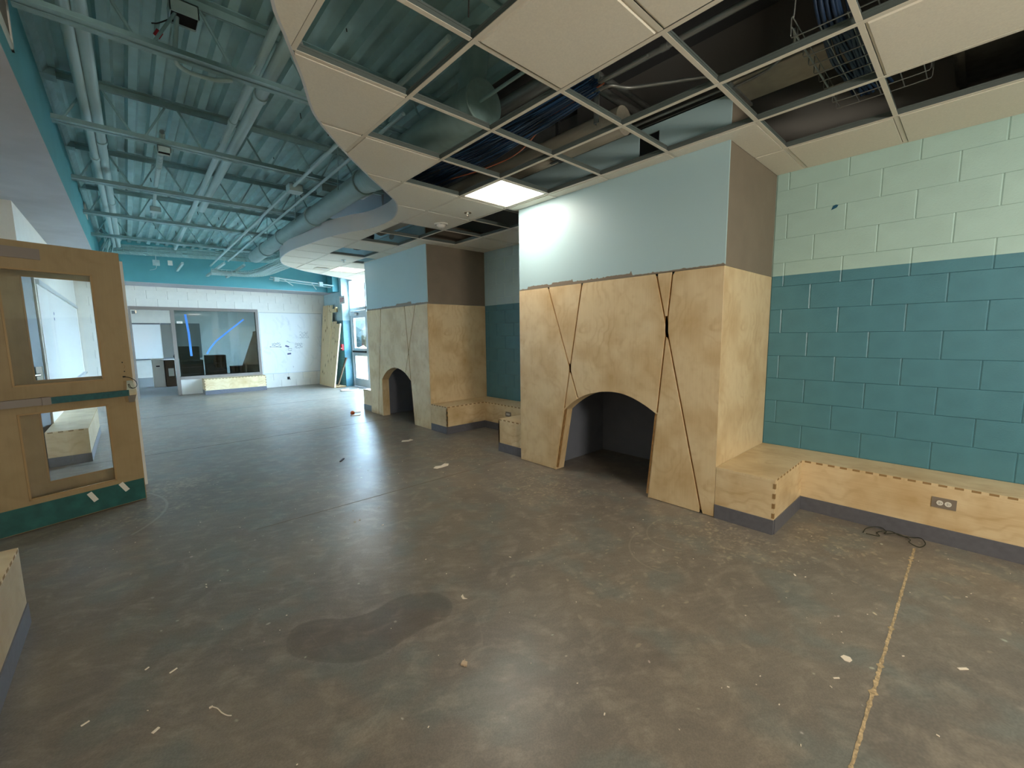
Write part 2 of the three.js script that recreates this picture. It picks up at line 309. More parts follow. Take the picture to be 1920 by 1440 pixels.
// for a wall that looks along -x (turn = -90 degrees) u runs along +z
blockWall(wallR, { origin: [4.322, 0, 0], turn: -Math.PI / 2, u0: -1.275, u1: 3.3, y1: CEIL + 0.015, phase: -0.978, split: PAINT, lower: M.teal, upper: M.aqua });
const wallRecess = structure('wall_recess', [4.45, 0, 0]);
part(wallRecess, 'backing', bx(4.455, 0, -7.8, 4.75, PAINT, -3.3), M.mortarDark); part(wallRecess, 'backing', bx(4.455, PAINT, -7.8, 4.75, 2.8, -3.3), M.mortarLight); part(wallRecess, 'backing', bx(4.455, 2.8, -7.8, 4.75, 4.2, -3.3), M.blockRaw);
blockWall(wallRecess, { origin: [4.462, 0, 0], turn: -Math.PI / 2, u0: -5.545, u1: -3.455, y1: CEIL + 0.015, phase: -0.978, split: PAINT, lower: M.teal, upper: M.blueLight, cv: 0.009, dep: 0.007 });
const wallFarRight = structure('wall_far_right', [4.65, 0, 0]);
const OPEN = { z0: -12.35, z1: -8.7, y: 3.1 };
part(wallFarRight, 'backing', bx(4.655, 0, -13.9, 4.9, PAINT, OPEN.z0 - 0.008), M.mortarDark); part(wallFarRight, 'backing', bx(4.655, PAINT, -13.9, 4.9, 4.2, OPEN.z0 - 0.008), M.mortarLight);
part(wallFarRight, 'backing', [bx(4.655, 0, OPEN.z1, 4.9, 4.2, -7.6), bx(4.655, OPEN.y, OPEN.z0 - 0.01, 4.9, 4.2, OPEN.z1)], M.blueLight);
blockWall(wallFarRight, { origin: [4.662, 0, 0], turn: -Math.PI / 2, u0: -13.8, u1: OPEN.z0, y1: 3.7, phase: -0.978, split: PAINT, lower: M.teal, upper: M.blueLight });
blockWall(wallFarRight, { origin: [0, 0, OPEN.z0 - 0.012], turn: 0, u0: 4.652, u1: 4.89, y1: OPEN.y, phase: 4.652, split: PAINT, lower: M.teal, upper: M.blueLight });
const wallFar = structure('wall_far', [1.5, 0, -13.8]);
const WIN = { x0: 0.08, xm0: 0.865, xm1: 0.94, x1: 2.80, top: 2.25, sill: 0.40 };
part(wallFar, 'backing', [bx(-1.2, 0, -13.96, WIN.x0, 4.2, -13.805), bx(WIN.x0, WIN.top, -13.96, WIN.x1, 4.2, -13.805), bx(WIN.x1, 0, -13.96, 4.9, 4.2, -13.805), bx(WIN.xm0, 0, -13.96, WIN.x1, WIN.sill, -13.805)], M.mortarWhite);
blockWall(wallFar, { origin: [0, 0, -13.812], turn: 0, u0: -1.0, u1: 4.65, y1: 2.85, phase: 0.03, lower: M.whiteCmu, upper: M.whiteCmu, cv: 0.012, dep: 0.01, holes: [[WIN.x0, WIN.x1, -1, WIN.top]] });
part(wallFar, 'panel', bx(WIN.xm1, 0.01, -13.805, 1.42, WIN.sill, -13.79), M.white);
// left side: wall under the bulkhead, its recess, and the wall behind the camera
const wallL = structure('wall_left', [-1, 0, -3]);
part(wallL, 'panel', bx(-1.2, 0, -7, -1.0, 4.2, 3.5), M.white);
part(wallL, 'panel', bx(-1.0, 0, -13.9, -0.78, 4.2, -7.75), M.whiteCmu);
part(wallL, 'panel', bx(-1.0, 2.3, -7.75, -0.78, 4.2, -7.0), M.whiteCmu); part(wallL, 'panel', bx(-1.2, 0, -7.9, -1.0, 4.2, -6.9), M.white);
const wallB = structure('wall_back', [1.5, 0, 3.4]); part(wallB, 'panel', bx(-1.2, 0, 3.3, 4.5, 4.2, 3.5), M.aqua);

// ---------------------------------------------------------------- roof deck, dark roof, bulkhead, far soffit
const DX0 = -0.4518, DX1 = 2.5, DY = 3.61;
{
  const deck = structure('roof_deck', [1, DY, -5]), pitch = 0.1623, h = 0.05, s = new THREE.Shape(), top = [], bot = [];
  for (let x = DX0; x < DX1 - 0.01; x += pitch) bot.push([x, 0], [x + 0.056, 0], [x + 0.076, h], [x + 0.142, h]);
  bot.push([DX1, 0]); const pts = bot.concat(bot.slice().reverse().map(([a, b]) => [a, b + 0.004]));
  const g = new THREE.ExtrudeGeometry(poly(pts), { depth: 17.4, bevelEnabled: false }); g.translate(0, DY, -13.9); uvBox(g);
  part(deck, 'ribbed_sheet', g, M.deck);
  part(deck, 'edge_angle', [bx(DX1 - 0.01, DY - 0.05, -13.9, DX1, DY + 0.05, 3.5), bx(DX1, DY + 0.046, -13.9, DX1 + 0.03, DY + 0.05, 3.5)], M.deck);
  const roof = structure('roof_slab', [2, 4.2, -5]);
  part(roof, 'panel', bx(-1.4, 4.2, -14, 5.1, 4.35, 3.6), M.roofRaw); part(roof, 'panel', bx(DX1, DY + 0.06, -13.9, DX1 + 0.02, 4.2, 3.5), M.roofRaw);
}
const bulk = structure('trim_1', [-0.4, 2.92, -5]);
{
  const c = (x0, x1, y) => [[x0 - 0.85, y, 3.4], [x0, y, 3.4], [x1, y, -13.8], [x1 - 0.75, y, -13.8]];
  const lo = c(-0.385, -0.275, 2.92), mid = c(-0.385, -0.275, 2.93), hi = c(-0.385, -0.275, DY + 0.04);
  part(bulk, 'face_board', hexa([...mid, ...hi]), M.bulk); part(bulk, 'soffit_board', hexa([...lo, ...mid]), M.bulkUnder);
  part(bulk, 'ledger_angle', hexa([[-0.385, DY - 0.06, 3.4], [-0.365, DY - 0.06, 3.4], [-0.255, DY - 0.06, -13.8], [-0.275, DY - 0.06, -13.8], [-0.385, DY - 0.002, 3.4], [-0.33, DY - 0.002, 3.4], [-0.22, DY - 0.002, -13.8], [-0.275, DY - 0.002, -13.8]]), M.steel);
}
const soff = structure('trim_2', [2, 2.73, -13.2]);
part(soff, 'face_board', bx(-0.27, 2.752, -13.8, 4.65, DY + 0.04, -12.95), M.bulk); part(soff, 'soffit_board', bx(-0.27, 2.74, -13.8, 4.65, 2.752, -12.95), M.bulkUnder);
part(soff, 'return_board', bx(4.47, 2.74, -12.95, 4.65, DY + 0.04, -12.5), M.bulk);

// ---------------------------------------------------------------- bar joists
const JZ = [-1.88, -3.57, -5.2, -6.9, -8.6, -10.3];
const jl = ['first steel bar joist overhead, mostly hidden above the near ceiling grid', 'nearest painted bar joist that crosses the whole open deck, with the broken junction box', 'second painted bar joist in view, with a small square box on its lower chord', 'third painted bar joist in view, halfway along the open deck', 'fourth painted bar joist in view, brightened by the daylight', 'farthest painted bar joist, nearest the blue soffit and the cable trays'];
function joist(z, label) {
  const t = thing('bar_joist', label, 'joist', [1, 3.22, z], 'painted steel bar joists under the deck');
  const x0 = -0.3, x1 = DX1 + 0.05, yb = 3.22, yt = 3.557;
  const angle = (y, up) => [-1, 1].flatMap((s) => [bx(x0, up ? y : y, z + s * 0.012, x1, y + 0.006, z + s * 0.055), bx(x0, up ? y : y, z + s * 0.012 - 0.003, x1, y + 0.05, z + s * 0.012 + 0.003)]);
  part(t, 'bottom_chord', angle(yb, true), M.steel);
  part(t, 'top_chord', [-1, 1].flatMap((s) => [bx(x0, yt + 0.046, z + s * 0.012, x1, yt + 0.052, z + s * 0.06), bx(x0, yt, z + s * 0.012 - 0.003, x1, yt + 0.05, z + s * 0.012 + 0.003)]), M.steel);
  const sp = 0.51, b0 = -0.275;
  for (let k = 0; k < 6; k++) {
    const xb = b0 + k * sp, xl = xb - sp / 2, xr = xb + sp / 2;
    if (xl > x0) part(t, 'web_bar', rod([xl + 0.035, yt + 0.02, z], [xb - 0.035, yb + 0.02, z], 0.0095, 6), M.steel);
    if (xr < x1) part(t, 'web_bar', rod([xb + 0.035, yb + 0.02, z], [xr - 0.035, yt + 0.02, z], 0.0095, 6), M.steel);
  }
  part(t, 'bearing_seat', bx(x0 - 0.03, yt - 0.01, z - 0.06, x0 + 0.06, yt + 0.05, z + 0.06), M.steel);
  return t;
}
JZ.forEach((z, i) => joist(z, jl[i]));
for (const [k, a] of [[0, 0.35], [1, 0.8], [2, 1.5], [3, 0.1], [4, 1.1], [5, 0.6]]) { /* small shot pins through the deck */ for (let j = 0; j < 4; j++) part(scene.getObjectByName('roof_deck'), 'shot_pin', rod([a + j * 0.33, DY + 0.03, JZ[k] - 0.7 - 0.2 * j], [a + j * 0.33 + 0.006, DY - 0.02, JZ[k] - 0.7 - 0.2 * j], 0.004, 5), M.darkSteel); }

// ---------------------------------------------------------------- pipes, conduits, ducts of the open deck
function pipe(name, label, cat, pts, r, mat, couplings = [], group, n = 12) {
  const c = pts[Math.floor(pts.length / 2)], t = thing(name, label, cat, c, group);
  if (pts.length === 2) part(t, 'run', rod(pts[0], pts[1], r, n), mat); else part(t, 'run', tube(pts, r, n, pts.length * 8, 0.3), mat);
  for (const [p, q] of couplings) part(t, 'coupling', rod(p, q, r * 1.22, n), mat);
  return t;
}
const atz = (a, b, z) => { const k = (z - a[2]) / (b[2] - a[2]); return [a[0] + (b[0] - a[0]) * k, a[1] + (b[1] - a[1]) * k, z]; };
{
  const a = [-0.15, 3.36, 1], b = [-0.03, 3.36, -12.1], a2 = [-0.085, 3.38, 1], b2 = [0.04, 3.38, -12.1];
  const cp = (A, B, zs) => zs.map((z) => [atz(A, B, z), atz(A, B, z - 0.07)]);
  pipe('overhead_pipe', 'slimmer of the twin painted pipes along the blue bulkhead, on its left', 'pipe', [a, b], 0.032, M.pipe, cp(a, b, [-6.4]), undefined, 14);
  pipe('overhead_pipe', 'thicker of the twin painted pipes along the blue bulkhead, on its right', 'pipe', [a2, b2], 0.04, M.pipe, cp(a2, b2, [-5.9, -8.4]), undefined, 14);
  const p1 = [0.82, 3.36, 1], p1b = [0.93, 3.36, -11.7], p2 = [0.92, 3.37, 1], p2b = [1.0, 3.37, -8.0];
  pipe('overhead_pipe', 'thin painted pipe down the middle of the open deck, beside a thicker one', 'pipe', [p1, p1b], 0.028, M.pipe, cp(p1, p1b, [-4.6, -9.2]));
  pipe('overhead_pipe', 'thick painted pipe down the middle of the open deck', 'pipe', [p2, p2b], 0.045, M.pipe, cp(p2, p2b, [-4.0]), undefined, 14);
  pipe('overhead_conduit', 'thin straight conduit slung below the joists toward the curved ceiling edge, with a square box', 'conduit', [[1.54, 3.16, -2.2], [1.62, 3.16, -12.4]], 0.017, M.pipe);
  pipe('overhead_conduit', 'second thin conduit below the joists, nearest the round duct', 'conduit', [[1.78, 3.19, -3.2], [1.86, 3.19, -11.6]], 0.016, M.pipe);
  pipe('overhead_conduit', 'painted conduit that drops from the broken box and bends along the nearest joist', 'conduit', [[0.43, 3.6, -3.62], [0.41, 3.45, -3.6], [0.39, 3.26, -3.62], [0.4, 3.205, -3.63], [0.47, 3.2, -3.67], [0.6, 3.2, -3.66], [0.7, 3.215, -3.62]], 0.014, M.pipe);
  pipe('overhead_conduit', 'painted conduit with a corrugated sleeve that hangs below the second joist', 'conduit', [[0.4, 3.3, -5.1], [0.405, 3.26, -5.6], [0.42, 3.28, -6.8]], 0.022, M.pipe, Array.from({ length: 16 }, (_, i) => [[0.402 + i * 0.0006, 3.262, -5.25 - i * 0.05], [0.402 + i * 0.0006, 3.262, -5.27 - i * 0.05]]));
  pipe('overhead_conduit', 'painted conduit from the third to the fourth joist with a box between', 'conduit', [[0.42, 3.28, -6.95], [0.43, 3.24, -7.6], [0.45, 3.3, -8.5]], 0.018, M.pipe);
}
function jbox(label, p, s, open, cat = 'junction box') {
  const t = thing('junction_box', label, cat, p), [x, y, z] = p, h = s / 2, w = 0.006;
  part(t, 'shell', [bx(x - h, y, z - h, x - h + w, y + s * 0.55, z + h), bx(x + h - w, y, z - h, x + h, y + s * 0.55, z + h), bx(x - h, y, z - h, x + h, y + s * 0.55, z - h + w), bx(x - h, y, z + h - w, x + h, y + s * 0.55, z + h), bx(x - h, y + s * 0.5, z - h, x + h, y + s * 0.55, z + h)], M.pipe);
  if (open) part(t, 'cavity', bx(x - h + w, y + 0.012, z - h + w, x + h - w, y + s * 0.5, z + h - w), M.darkHole); else part(t, 'cover', bx(x - h - 0.004, y - 0.004, z - h - 0.004, x + h + 0.004, y, z + h + 0.004), M.pipe);
  return t;
}
{
  const b = jbox('broken open junction box with black inside and loose wires, at the nearest joist', [0.45, 3.47, -3.6], 0.15, true);
  part(b, 'wire', tube([[0.4, 3.5, -3.62], [0.36, 3.44, -3.66], [0.33, 3.4, -3.68]], 0.004, 5), M.darkSteel);
  part(b, 'wire', tube([[0.41, 3.5, -3.64], [0.33, 3.46, -3.7], [0.29, 3.42, -3.66]], 0.004, 5), M.darkSteel);
  part(b, 'wire_nut', rod([0.33, 3.4, -3.68], [0.31, 3.37, -3.7], 0.02, 7), M.red);
  jbox('small open square box on the lower chord of the second joist', [0.41, 3.16, -5.25], 0.1, true);
  jbox('closed square box under the conduit between the third and fourth joists', [0.44, 3.16, -7.65], 0.11, false);
  jbox('closed wide box that joins the thin conduit near the curved ceiling edge', [1.585, 3.11, -5.45], 0.14, false);
  jbox('larger closed box beside the round duct, where two conduits meet', [2.0, 3.2, -5.55], 0.2, false);
}
{ // round duct that runs above the ceiling edge
  const X = 2.0, Y = 3.06, r = 0.145, r2 = 0.112, t = thing('round_duct', 'round painted air duct that runs behind the curved ceiling edge', 'duct', [X, Y, -6]);
  part(t, 'segment', rod([X, Y, -2.95], [X, Y, -4.2], r, 32), M.ductTeal);
  const cone = new THREE.CylinderGeometry(r, r2, 0.3, 32, 1); cone.rotateX(Math.PI / 2); cone.translate(X, Y, -4.35); part(t, 'reducer', cone, M.ductTeal);
  const segs = [-4.5, -6.15, -7.7, -8.9, -9.9];
  for (let i = 0; i < segs.length - 1; i++) {
    part(t, 'segment', rod([X + 0.012 * i, Y, segs[i]], [X + 0.012 * (i + 1), Y, segs[i + 1]], r2, 32), M.ductTeal);
    const ring = new THREE.TorusGeometry(r2 + 0.008, 0.011, 8, 36); ring.translate(X + 0.012 * i, Y, segs[i]); part(t, 'collar', ring, M.ductTeal);
  }
  part(t, 'end_section', rod([X, Y, -2.95], [X, Y, -2.45], r, 32), M.ductTeal); part(t, 'collar', new THREE.TorusGeometry(r + 0.003, 0.01, 8, 36).translate(X, Y, -2.46), M.ductTeal);
  part(t, 'branch', rod([X + 0.02, Y + 0.05, -2.66], [X + 0.1, 3.75, -2.6], 0.1, 24), M.ductTeal);
  for (const z of [-4.9, -6.5, -8.1]) part(t, 'hanger_strap', rod([X - r2 - 0.012, Y, z], [X - r2 + 0.02, 3.6, z], 0.006, 5), M.steel);
  pipe('round_duct', 'pale insulated pipe above the open grid cells, with a cross-shaped hanger', 'pipe', [[2.97, 3.06, -1.95], [2.97, 3.06, -6.2]], 0.105, M.insul, [], undefined, 24);
  const hg = scene.getObjectByName('round_duct_001'); part(hg, 'hanger', [bx(2.86, 2.95, -2.62, 3.0, 2.956, -2.57), bx(2.92, 2.945, -2.68, 2.95, 2.95, -2.5), bx(2.92, 2.95, -2.61, 2.95, 3.3, -2.58)], M.darkSteel);
}
function tray(label, path, y, w, h, mat, filled) { // wire-basket cable tray along a path in (x, z)
  const t = thing('cable_tray', label, 'cable tray', [path[0][0], y, path[0][1]]);
  const c = new THREE.CatmullRomCurve3(path.map(([x, z]) => V(x, 0, z)), false, 'catmullrom', 0.3), L = c.getLength(), n = Math.round(L / 0.1), side = (k, off) => { const p = c.getPointAt(k), d = c.getTangentAt(k); return [p.x - d.z * off, p.z + d.x * off]; };
  const ribs = [], longs = [], R = 0.007;
  for (let i = 0; i <= n; i++) { const k = i / n, a = side(k, -w / 2), b = side(k, w / 2); ribs.push(rod([a[0], y, a[1]], [b[0], y, b[1]], R, 5), rod([a[0], y, a[1]], [a[0], y + h, a[1]], R, 5), rod([b[0], y, b[1]], [b[0], y + h, b[1]], R, 5)); }
  for (const [off, dy] of [[-w / 2, h], [-w / 2, h / 2], [-w / 2, 0], [-w / 4, 0], [0, 0], [w / 4, 0], [w / 2, 0], [w / 2, h / 2], [w / 2, h]]) { const pts = []; for (let i = 0; i <= n; i++) { const p = side(i / n, off); pts.push([p[0], y + dy, p[1]]); } longs.push(tube(pts, R, 5, n * 2)); }
  part(t, 'cross_wires', ribs, mat); part(t, 'long_wires', longs, mat);
  if (filled) { const g = []; const lv = Math.round((h - 0.02) / 0.034); for (let e = 0; e < lv; e++) for (let j = 0; j < 9; j++) { if (e && j > 1 && j < 7) continue; const pts = []; for (let i = 0; i <= n; i += 2) { const p = side(i / n, (j / 8 - 0.5) * w * 0.86 + rr(-0.006, 0.006)); pts.push([p[0], y + 0.026 + e * 0.034 + rr(0, 0.006), p[1]]); } g.push(tube(pts, 0.018, 6, n)); } const m = part(t, 'cable_fill', g, mat); m.userData.kind = 'stuff'; }
  return t;
}
tray('upper painted cable tray that runs along the last joist and turns at the ceiling edge', [[-0.15, -12.5], [1.4, -12.1], [2.4, -11.9], [2.75, -11.75], [2.9, -11.4], [2.95, -10.3]], 3.29, 0.3, 0.15, M.deck, true);
tray('lower painted cable tray bent at a right angle under the blue soffit', [[1.62, -12.35], [2.1, -12.3], [2.35, -12.22], [2.5, -12.0], [2.58, -11.4], [2.64, -9.6]], 2.97, 0.3, 0.1, M.pipe, true);
{ // bundle of loose painted cables at the far end of the bulkhead, and pipes under the soffit
  const g = []; for (let i = 0; i < 9; i++) g.push(tube([[-0.2 + rr(-0.03, 0.03), 3.58, -11.6 + rr(-0.2, 0.2)], [-0.12 + rr(-0.08, 0.1), 3.4, -11.4 + rr(-0.3, 0.3)], [-0.2 + rr(-0.05, 0.12), 3.1, -11.5 + rr(-0.3, 0.3)], [-0.12 + rr(-0.05, 0.1), 3.2, -12.1]], 0.012, 6));
  const b = single('cable_bundle', 'tangle of dark loose cables at the far end of the blue bulkhead', 'cables', g, M.steel); b.userData.kind = 'stuff';
  for (const [x, lab] of [[1.55, 'left of the two short struts that hang under the far cable tray'], [1.95, 'right of the two short struts that hang under the far cable tray']]) { const t = thing('tray_strut', lab, 'strut', [x, 2.95, -12.2]); part(t, 'channel', hexa([[x, 2.94, -12.7], [x + 0.05, 2.94, -12.7], [x + 0.3, 3.16, -11.9], [x + 0.25, 3.16, -11.9], [x, 2.98, -12.7], [x + 0.05, 2.98, -12.7], [x + 0.3, 3.2, -11.9], [x + 0.25, 3.2, -11.9]]), M.pipe); part(t, 'hanger_rod', rod([x + 0.28, 3.18, -11.92], [x + 0.28, 3.6, -11.92], 0.006, 5), M.pipe); }
  const l = thing('pipe_hanger', 'pale painted pipe rack under the soffit near the exit wall', 'pipe rack', [3.5, 2.9, -12.4]);
  part(l, 'rail', [rod([2.9, 3.02, -12.5], [4.5, 2.9, -12.5], 0.02), rod([2.9, 2.98, -12.62], [4.5, 2.86, -12.62], 0.014)], M.pipe); part(l, 'brace', [rod([3.2, 3.0, -12.5], [3.5, 2.86, -12.75], 0.014), rod([3.9, 2.95, -12.5], [4.1, 2.8, -12.75], 0.014)], M.pipe); part(l, 'fitting', [bx(2.98, 2.92, -12.56, 3.1, 3.02, -12.44), bx(4.1, 2.86, -12.56, 4.2, 2.98, -12.44)], M.pipe);
  const v = thing('hanging_bracket', 'small pale bracket with a dangling wire under the far cable tray', 'bracket', [0.6, 3.05, -12.2]); part(v, 'plate', bx(0.56, 3.05, -12.25, 0.68, 3.17, -12.2), M.pipe); part(v, 'hanger', rod([0.62, 3.16, -12.225], [0.62, 3.32, -12.225], 0.008, 6), M.pipe); part(v, 'wire', tube([[0.62, 3.05, -12.22], [0.6, 2.98, -12.22], [0.5, 2.94, -12.22]], 0.006, 5), M.pipe);
  const v2 = thing('hanging_bracket', 'pale stub of channel that pokes out under the far cable tray', 'bracket', [1.0, 3.0, -12.2]); part(v2, 'channel', hexa([[0.98, 3.0, -12.6], [1.02, 3.0, -12.6], [1.1, 3.12, -12.2], [1.06, 3.12, -12.2], [0.98, 3.04, -12.6], [1.02, 3.04, -12.6], [1.1, 3.17, -12.2], [1.06, 3.17, -12.2]]), M.pipe); part(v2, 'clamp', bx(0.82, 3.08, -12.25, 0.9, 3.18, -12.2), M.plastic);
}
for (const [z0, z1, y0, y1, lab] of [[-3.15, -3.8, 3.06, 3.34, 'white framed panel on the blue bulkhead at the photo\'s top left corner'], [-9.15, -9.75, 3.36, 3.5, 'small white framed panel far along the blue bulkhead']]) {
  const xa = -0.3435 + 0.0064 * (-3 - z0), t = thing('wall_grille', lab, 'grille', [xa, y0, (z0 + z1) / 2]), f = 0.035, X0 = xa - 0.02, X1 = xa + 0.014;
  part(t, 'frame', [bx(X0, y0, z0, X1, y0 + f, z1), bx(X0, y1 - f, z0, X1, y1, z1), bx(X0, y0, z0, X1, y1, z0 - f), bx(X0, y0, z1 + f, X1, y1, z1)], M.plastic);
  part(t, 'face', bx(X0, y0 + f, z0 - f, X1 - 0.006, y1 - f, z1 + f), M.taupe);
}

// ---------------------------------------------------------------- suspended ceiling with a curved edge
const GX = (i) => 1.308 + 0.6096 * i, GZ = (j) => -2.283 + 0.6096 * j;
const EDGE = [[-0.35, 3.3], [0.02, 1.2], [0.22, 0], [0.42, -1.4], [0.56, -2.015], [0.655, -2.2], [0.8, -2.47], [0.965, -2.805], [1.14, -3.03], [1.36, -3.275], [1.63, -3.545], [1.95, -3.855], [2.15, -4.07], [2.29, -4.33], [2.385, -4.62], [2.4, -4.95], [2.36, -5.25], [2.255, -5.52], [2.145, -5.95], [2.07, -6.59], [2.01, -7.17], [2.02, -7.7], [2.09, -8.2], [2.26, -8.69], [2.45, -8.95], [2.75, -9.25], [3.16, -9.52], [3.69, -9.84], [4.64, -10.4]];
const edgeCurve = new THREE.CatmullRomCurve3(EDGE.map(([x, z]) => V(x, 0, z)), false, 'centripetal');
const edge = edgeCurve.getSpacedPoints(260).map((p) => [p.x, p.z]);
const wallX = (z) => (z > -3.455 ? 4.31 : z > -7.7 ? 4.45 : 4.65);
const region = [...edge, [4.64, -7.7], [4.445, -7.7], [4.445, -3.455], [4.305, -3.455], [4.305, 3.3]];
function clipCell(x0, x1, z0, z1) { // Sutherland-Hodgman of the ceiling's outline against one cell
  let p = region;
  for (const [ax, s, v] of [[0, 1, x0], [0, -1, x1], [1, 1, z0], [1, -1, z1]]) {
    const q = [], ins = (a) => (a[ax] - v) * s >= 0;
    p.forEach((a, i) => { const b = p[(i + 1) % p.length], ia = ins(a), ib = ins(b); if (ia) q.push(a); if (ia !== ib) { const t = (v - a[ax]) / (b[ax] - a[ax]); q.push([a[0] + t * (b[0] - a[0]), a[1] + t * (b[1] - a[1])]); } });
    p = q; if (p.length < 3) return null;
  }
  let A = 0; p.forEach((a, i) => { const b = p[(i + 1) % p.length]; A += a[0] * b[1] - b[0] * a[1]; });
  return Math.abs(A) / 2 < 0.002 ? null : { pts: p, area: Math.abs(A) / 2 };
}
const inNook = (x, z) => (x > 3.265 && z < -1.275 && z > -3.455) || (x > 3.35 && z < -5.545 && z > -7.7);
const OPENC = new Set(['-1,0', '0,0', '-1,1', '0,-1', '1,0', '1,-1', '1,-2', '2,-1', '2,0', '2,1', '1,1', '1,2', '2,2', '3,2', '1,3', '3,3', '3,-3', '3,-4', '3,-5', '2,-5', '2,-6', '2,-8', '3,-9', '-1,2', '1,4']);
const LIGHTC = new Set(['2,-2', '3,-11', '2,5']);
const ceilG = structure('ceiling', [3, CEIL, -3]);
const TW = 0.0115, fullTile = (() => { const g = mergeGeometries([bx(-0.291, 0.004, -0.291, 0.291, 0.017, 0.291).toNonIndexed(), hexa([[-0.279, -0.0045, -0.279], [0.279, -0.0045, -0.279], [0.279, -0.0045, 0.279], [-0.279, -0.0045, 0.279], [-0.283, 0.004, -0.283], [0.283, 0.004, -0.283], [0.283, 0.004, 0.283], [-0.283, 0.004, 0.283]])]); return g; })();
for (let i = -4; i <= 5; i++) for (let j = -14; j <= 8; j++) {
  const key = i + ',' + j; if (OPENC.has(key) || LIGHTC.has(key)) continue;
  const TG = TW + 0.0045, x0 = GX(i) + TG, x1 = GX(i + 1) - TG, z0 = GZ(j) + TG, z1 = GZ(j + 1) - TG, c = clipCell(x0, x1, z0, z1); if (!c) continue;
  const cx = (x0 + x1) / 2, cz = (z0 + z1) / 2;
  if (inNook(x0, z0 + 0.01) && inNook(x0, z1 - 0.01)) continue;
  if (Math.abs(c.area - (x1 - x0) * (z1 - z0)) < 1e-4 && !inNook(x1, cz) && !inNook(cx, z0) && !inNook(cx, z1)) {
    const m = shadows(new THREE.Mesh(fullTile, M.tileFace)); m.name = 'ceiling_tile'; m.position.set(cx, CEIL + (key === '0,1' ? -0.002 : 0), cz).sub(ceilG.position); ceilG.add(m); continue;
  }
  let pts = c.pts;
  // cut round the nooks
  const lim = (z) => (z < -1.275 && z > -3.455 ? 3.265 : z < -5.545 && z > -7.7 ? 3.35 : 9);
  if (inNook(x1, cz) || inNook(x1, z0 + 0.01) || inNook(x1, z1 - 0.01)) {
    if (inNook(x1, z0 + 0.01) && inNook(x1, z1 - 0.01)) pts = pts.map(([x, z]) => [Math.min(x, lim(cz)), z]);
    else { const zc = [-1.275, -3.455, -5.545, -7.7].find((q) => q > z0 && q < z1), near = inNook(x1, z1 - 0.01), L = near ? lim(z1 - 0.01) : lim(z0 + 0.01);
      const xa = Math.min(...pts.map((q) => q[0])), xb = Math.max(...pts.map((q) => q[0])), xl = Math.max(xa, Math.min(L, xb));
      pts = xl < xa + 0.004 ? (near ? [[xa, z0], [xb, z0], [xb, zc], [xa, zc]] : [[xa, zc], [xb, zc], [xb, z1], [xa, z1]]) : near ? [[xa, z0], [xb, z0], [xb, zc], [xl, zc], [xl, z1], [xa, z1]] : [[xa, z0], [xl, z0], [xl, zc], [xb, zc], [xb, z1], [xa, z1]]; }
  }
  part(ceilG, 'ceiling_tile', prismY(poly(pts.map(([x, z]) => [x, -z])), CEIL - 0.0055, 0.018), M.tileFace);
}
// tees: a flange seen from below and an upright web
function tee(a, b) { // along x or z
  const h = TW + 0.0005; let fl, wb;
  const inx = Math.abs(a[0] - b[0]) > 1e-6;
  if (inx) { fl = bx(a[0], CEIL - 0.002, a[1] - h, b[0], CEIL + 0.001, a[1] + h); wb = [bx(a[0], CEIL + 0.001, a[1] - 0.0012, b[0], CEIL + 0.036, a[1] + 0.0012), bx(a[0], CEIL + 0.03, a[1] - 0.004, b[0], CEIL + 0.04, a[1] + 0.004)]; }
  else { fl = bx(a[0] - h, CEIL - 0.002, a[1], a[0] + h, CEIL + 0.001, b[1]); wb = [bx(a[0] - 0.0012, CEIL + 0.001, a[1], a[0] + 0.0012, CEIL + 0.036, b[1]), bx(a[0] - 0.004, CEIL + 0.03, a[1], a[0] + 0.004, CEIL + 0.04, b[1])]; }
  const g = mergeGeometries([fl.toNonIndexed(), mergeGeometries(wb.map((q) => q.toNonIndexed()))], true);
  return part(ceilG, 'grid_tee', g, [M.teeFace, M.teeWeb]);
}
const edgeX = (z) => { let best = null; for (let k = 0; k < edge.length - 1; k++) { const [x0, z0] = edge[k], [x1, z1] = edge[k + 1]; if ((z - z0) * (z - z1) <= 0 && z0 !== z1) { const x = x0 + ((z - z0) / (z1 - z0)) * (x1 - x0); best = best === null ? x : Math.max(best, x); } } return best ?? 9; };
const inside = (x, z) => { let c = false; for (let i = 0, k = region.length - 1; i < region.length; k = i++) { const [xi, zi] = region[i], [xk, zk] = region[k]; if (zi > z !== zk > z && x < ((xk - xi) * (z - zi)) / (zk - zi) + xi) c = !c; } return c && !inNook(x, z); };
const runs = (f, a, b) => { const out = [], st = 0.01; let s = null; for (let t = a; t <= b + st; t += st) { const on = t <= b && f(t); if (on && s === null) s = t; if (!on && s !== null) { out.push([s, t - st]); s = null; } } return out.filter(([p, q]) => q - p > 0.03); };
for (let i = -4; i <= 5; i++) for (const [p, q] of runs((z) => inside(GX(i), z), -11, 3.28)) { let s = p; while (s < q - 0.01) { const e = Math.min(q, s + 3.66); tee([GX(i), s], [GX(i), e]); s = e; } }
for (let j = -14; j <= 8; j++) for (let i = -4; i <= 5; i++) for (const [p, q] of runs((x) => inside(x, GZ(j)), GX(i) + TW, GX(i + 1) - TW)) tee([p, GZ(j)], [q, GZ(j)]);
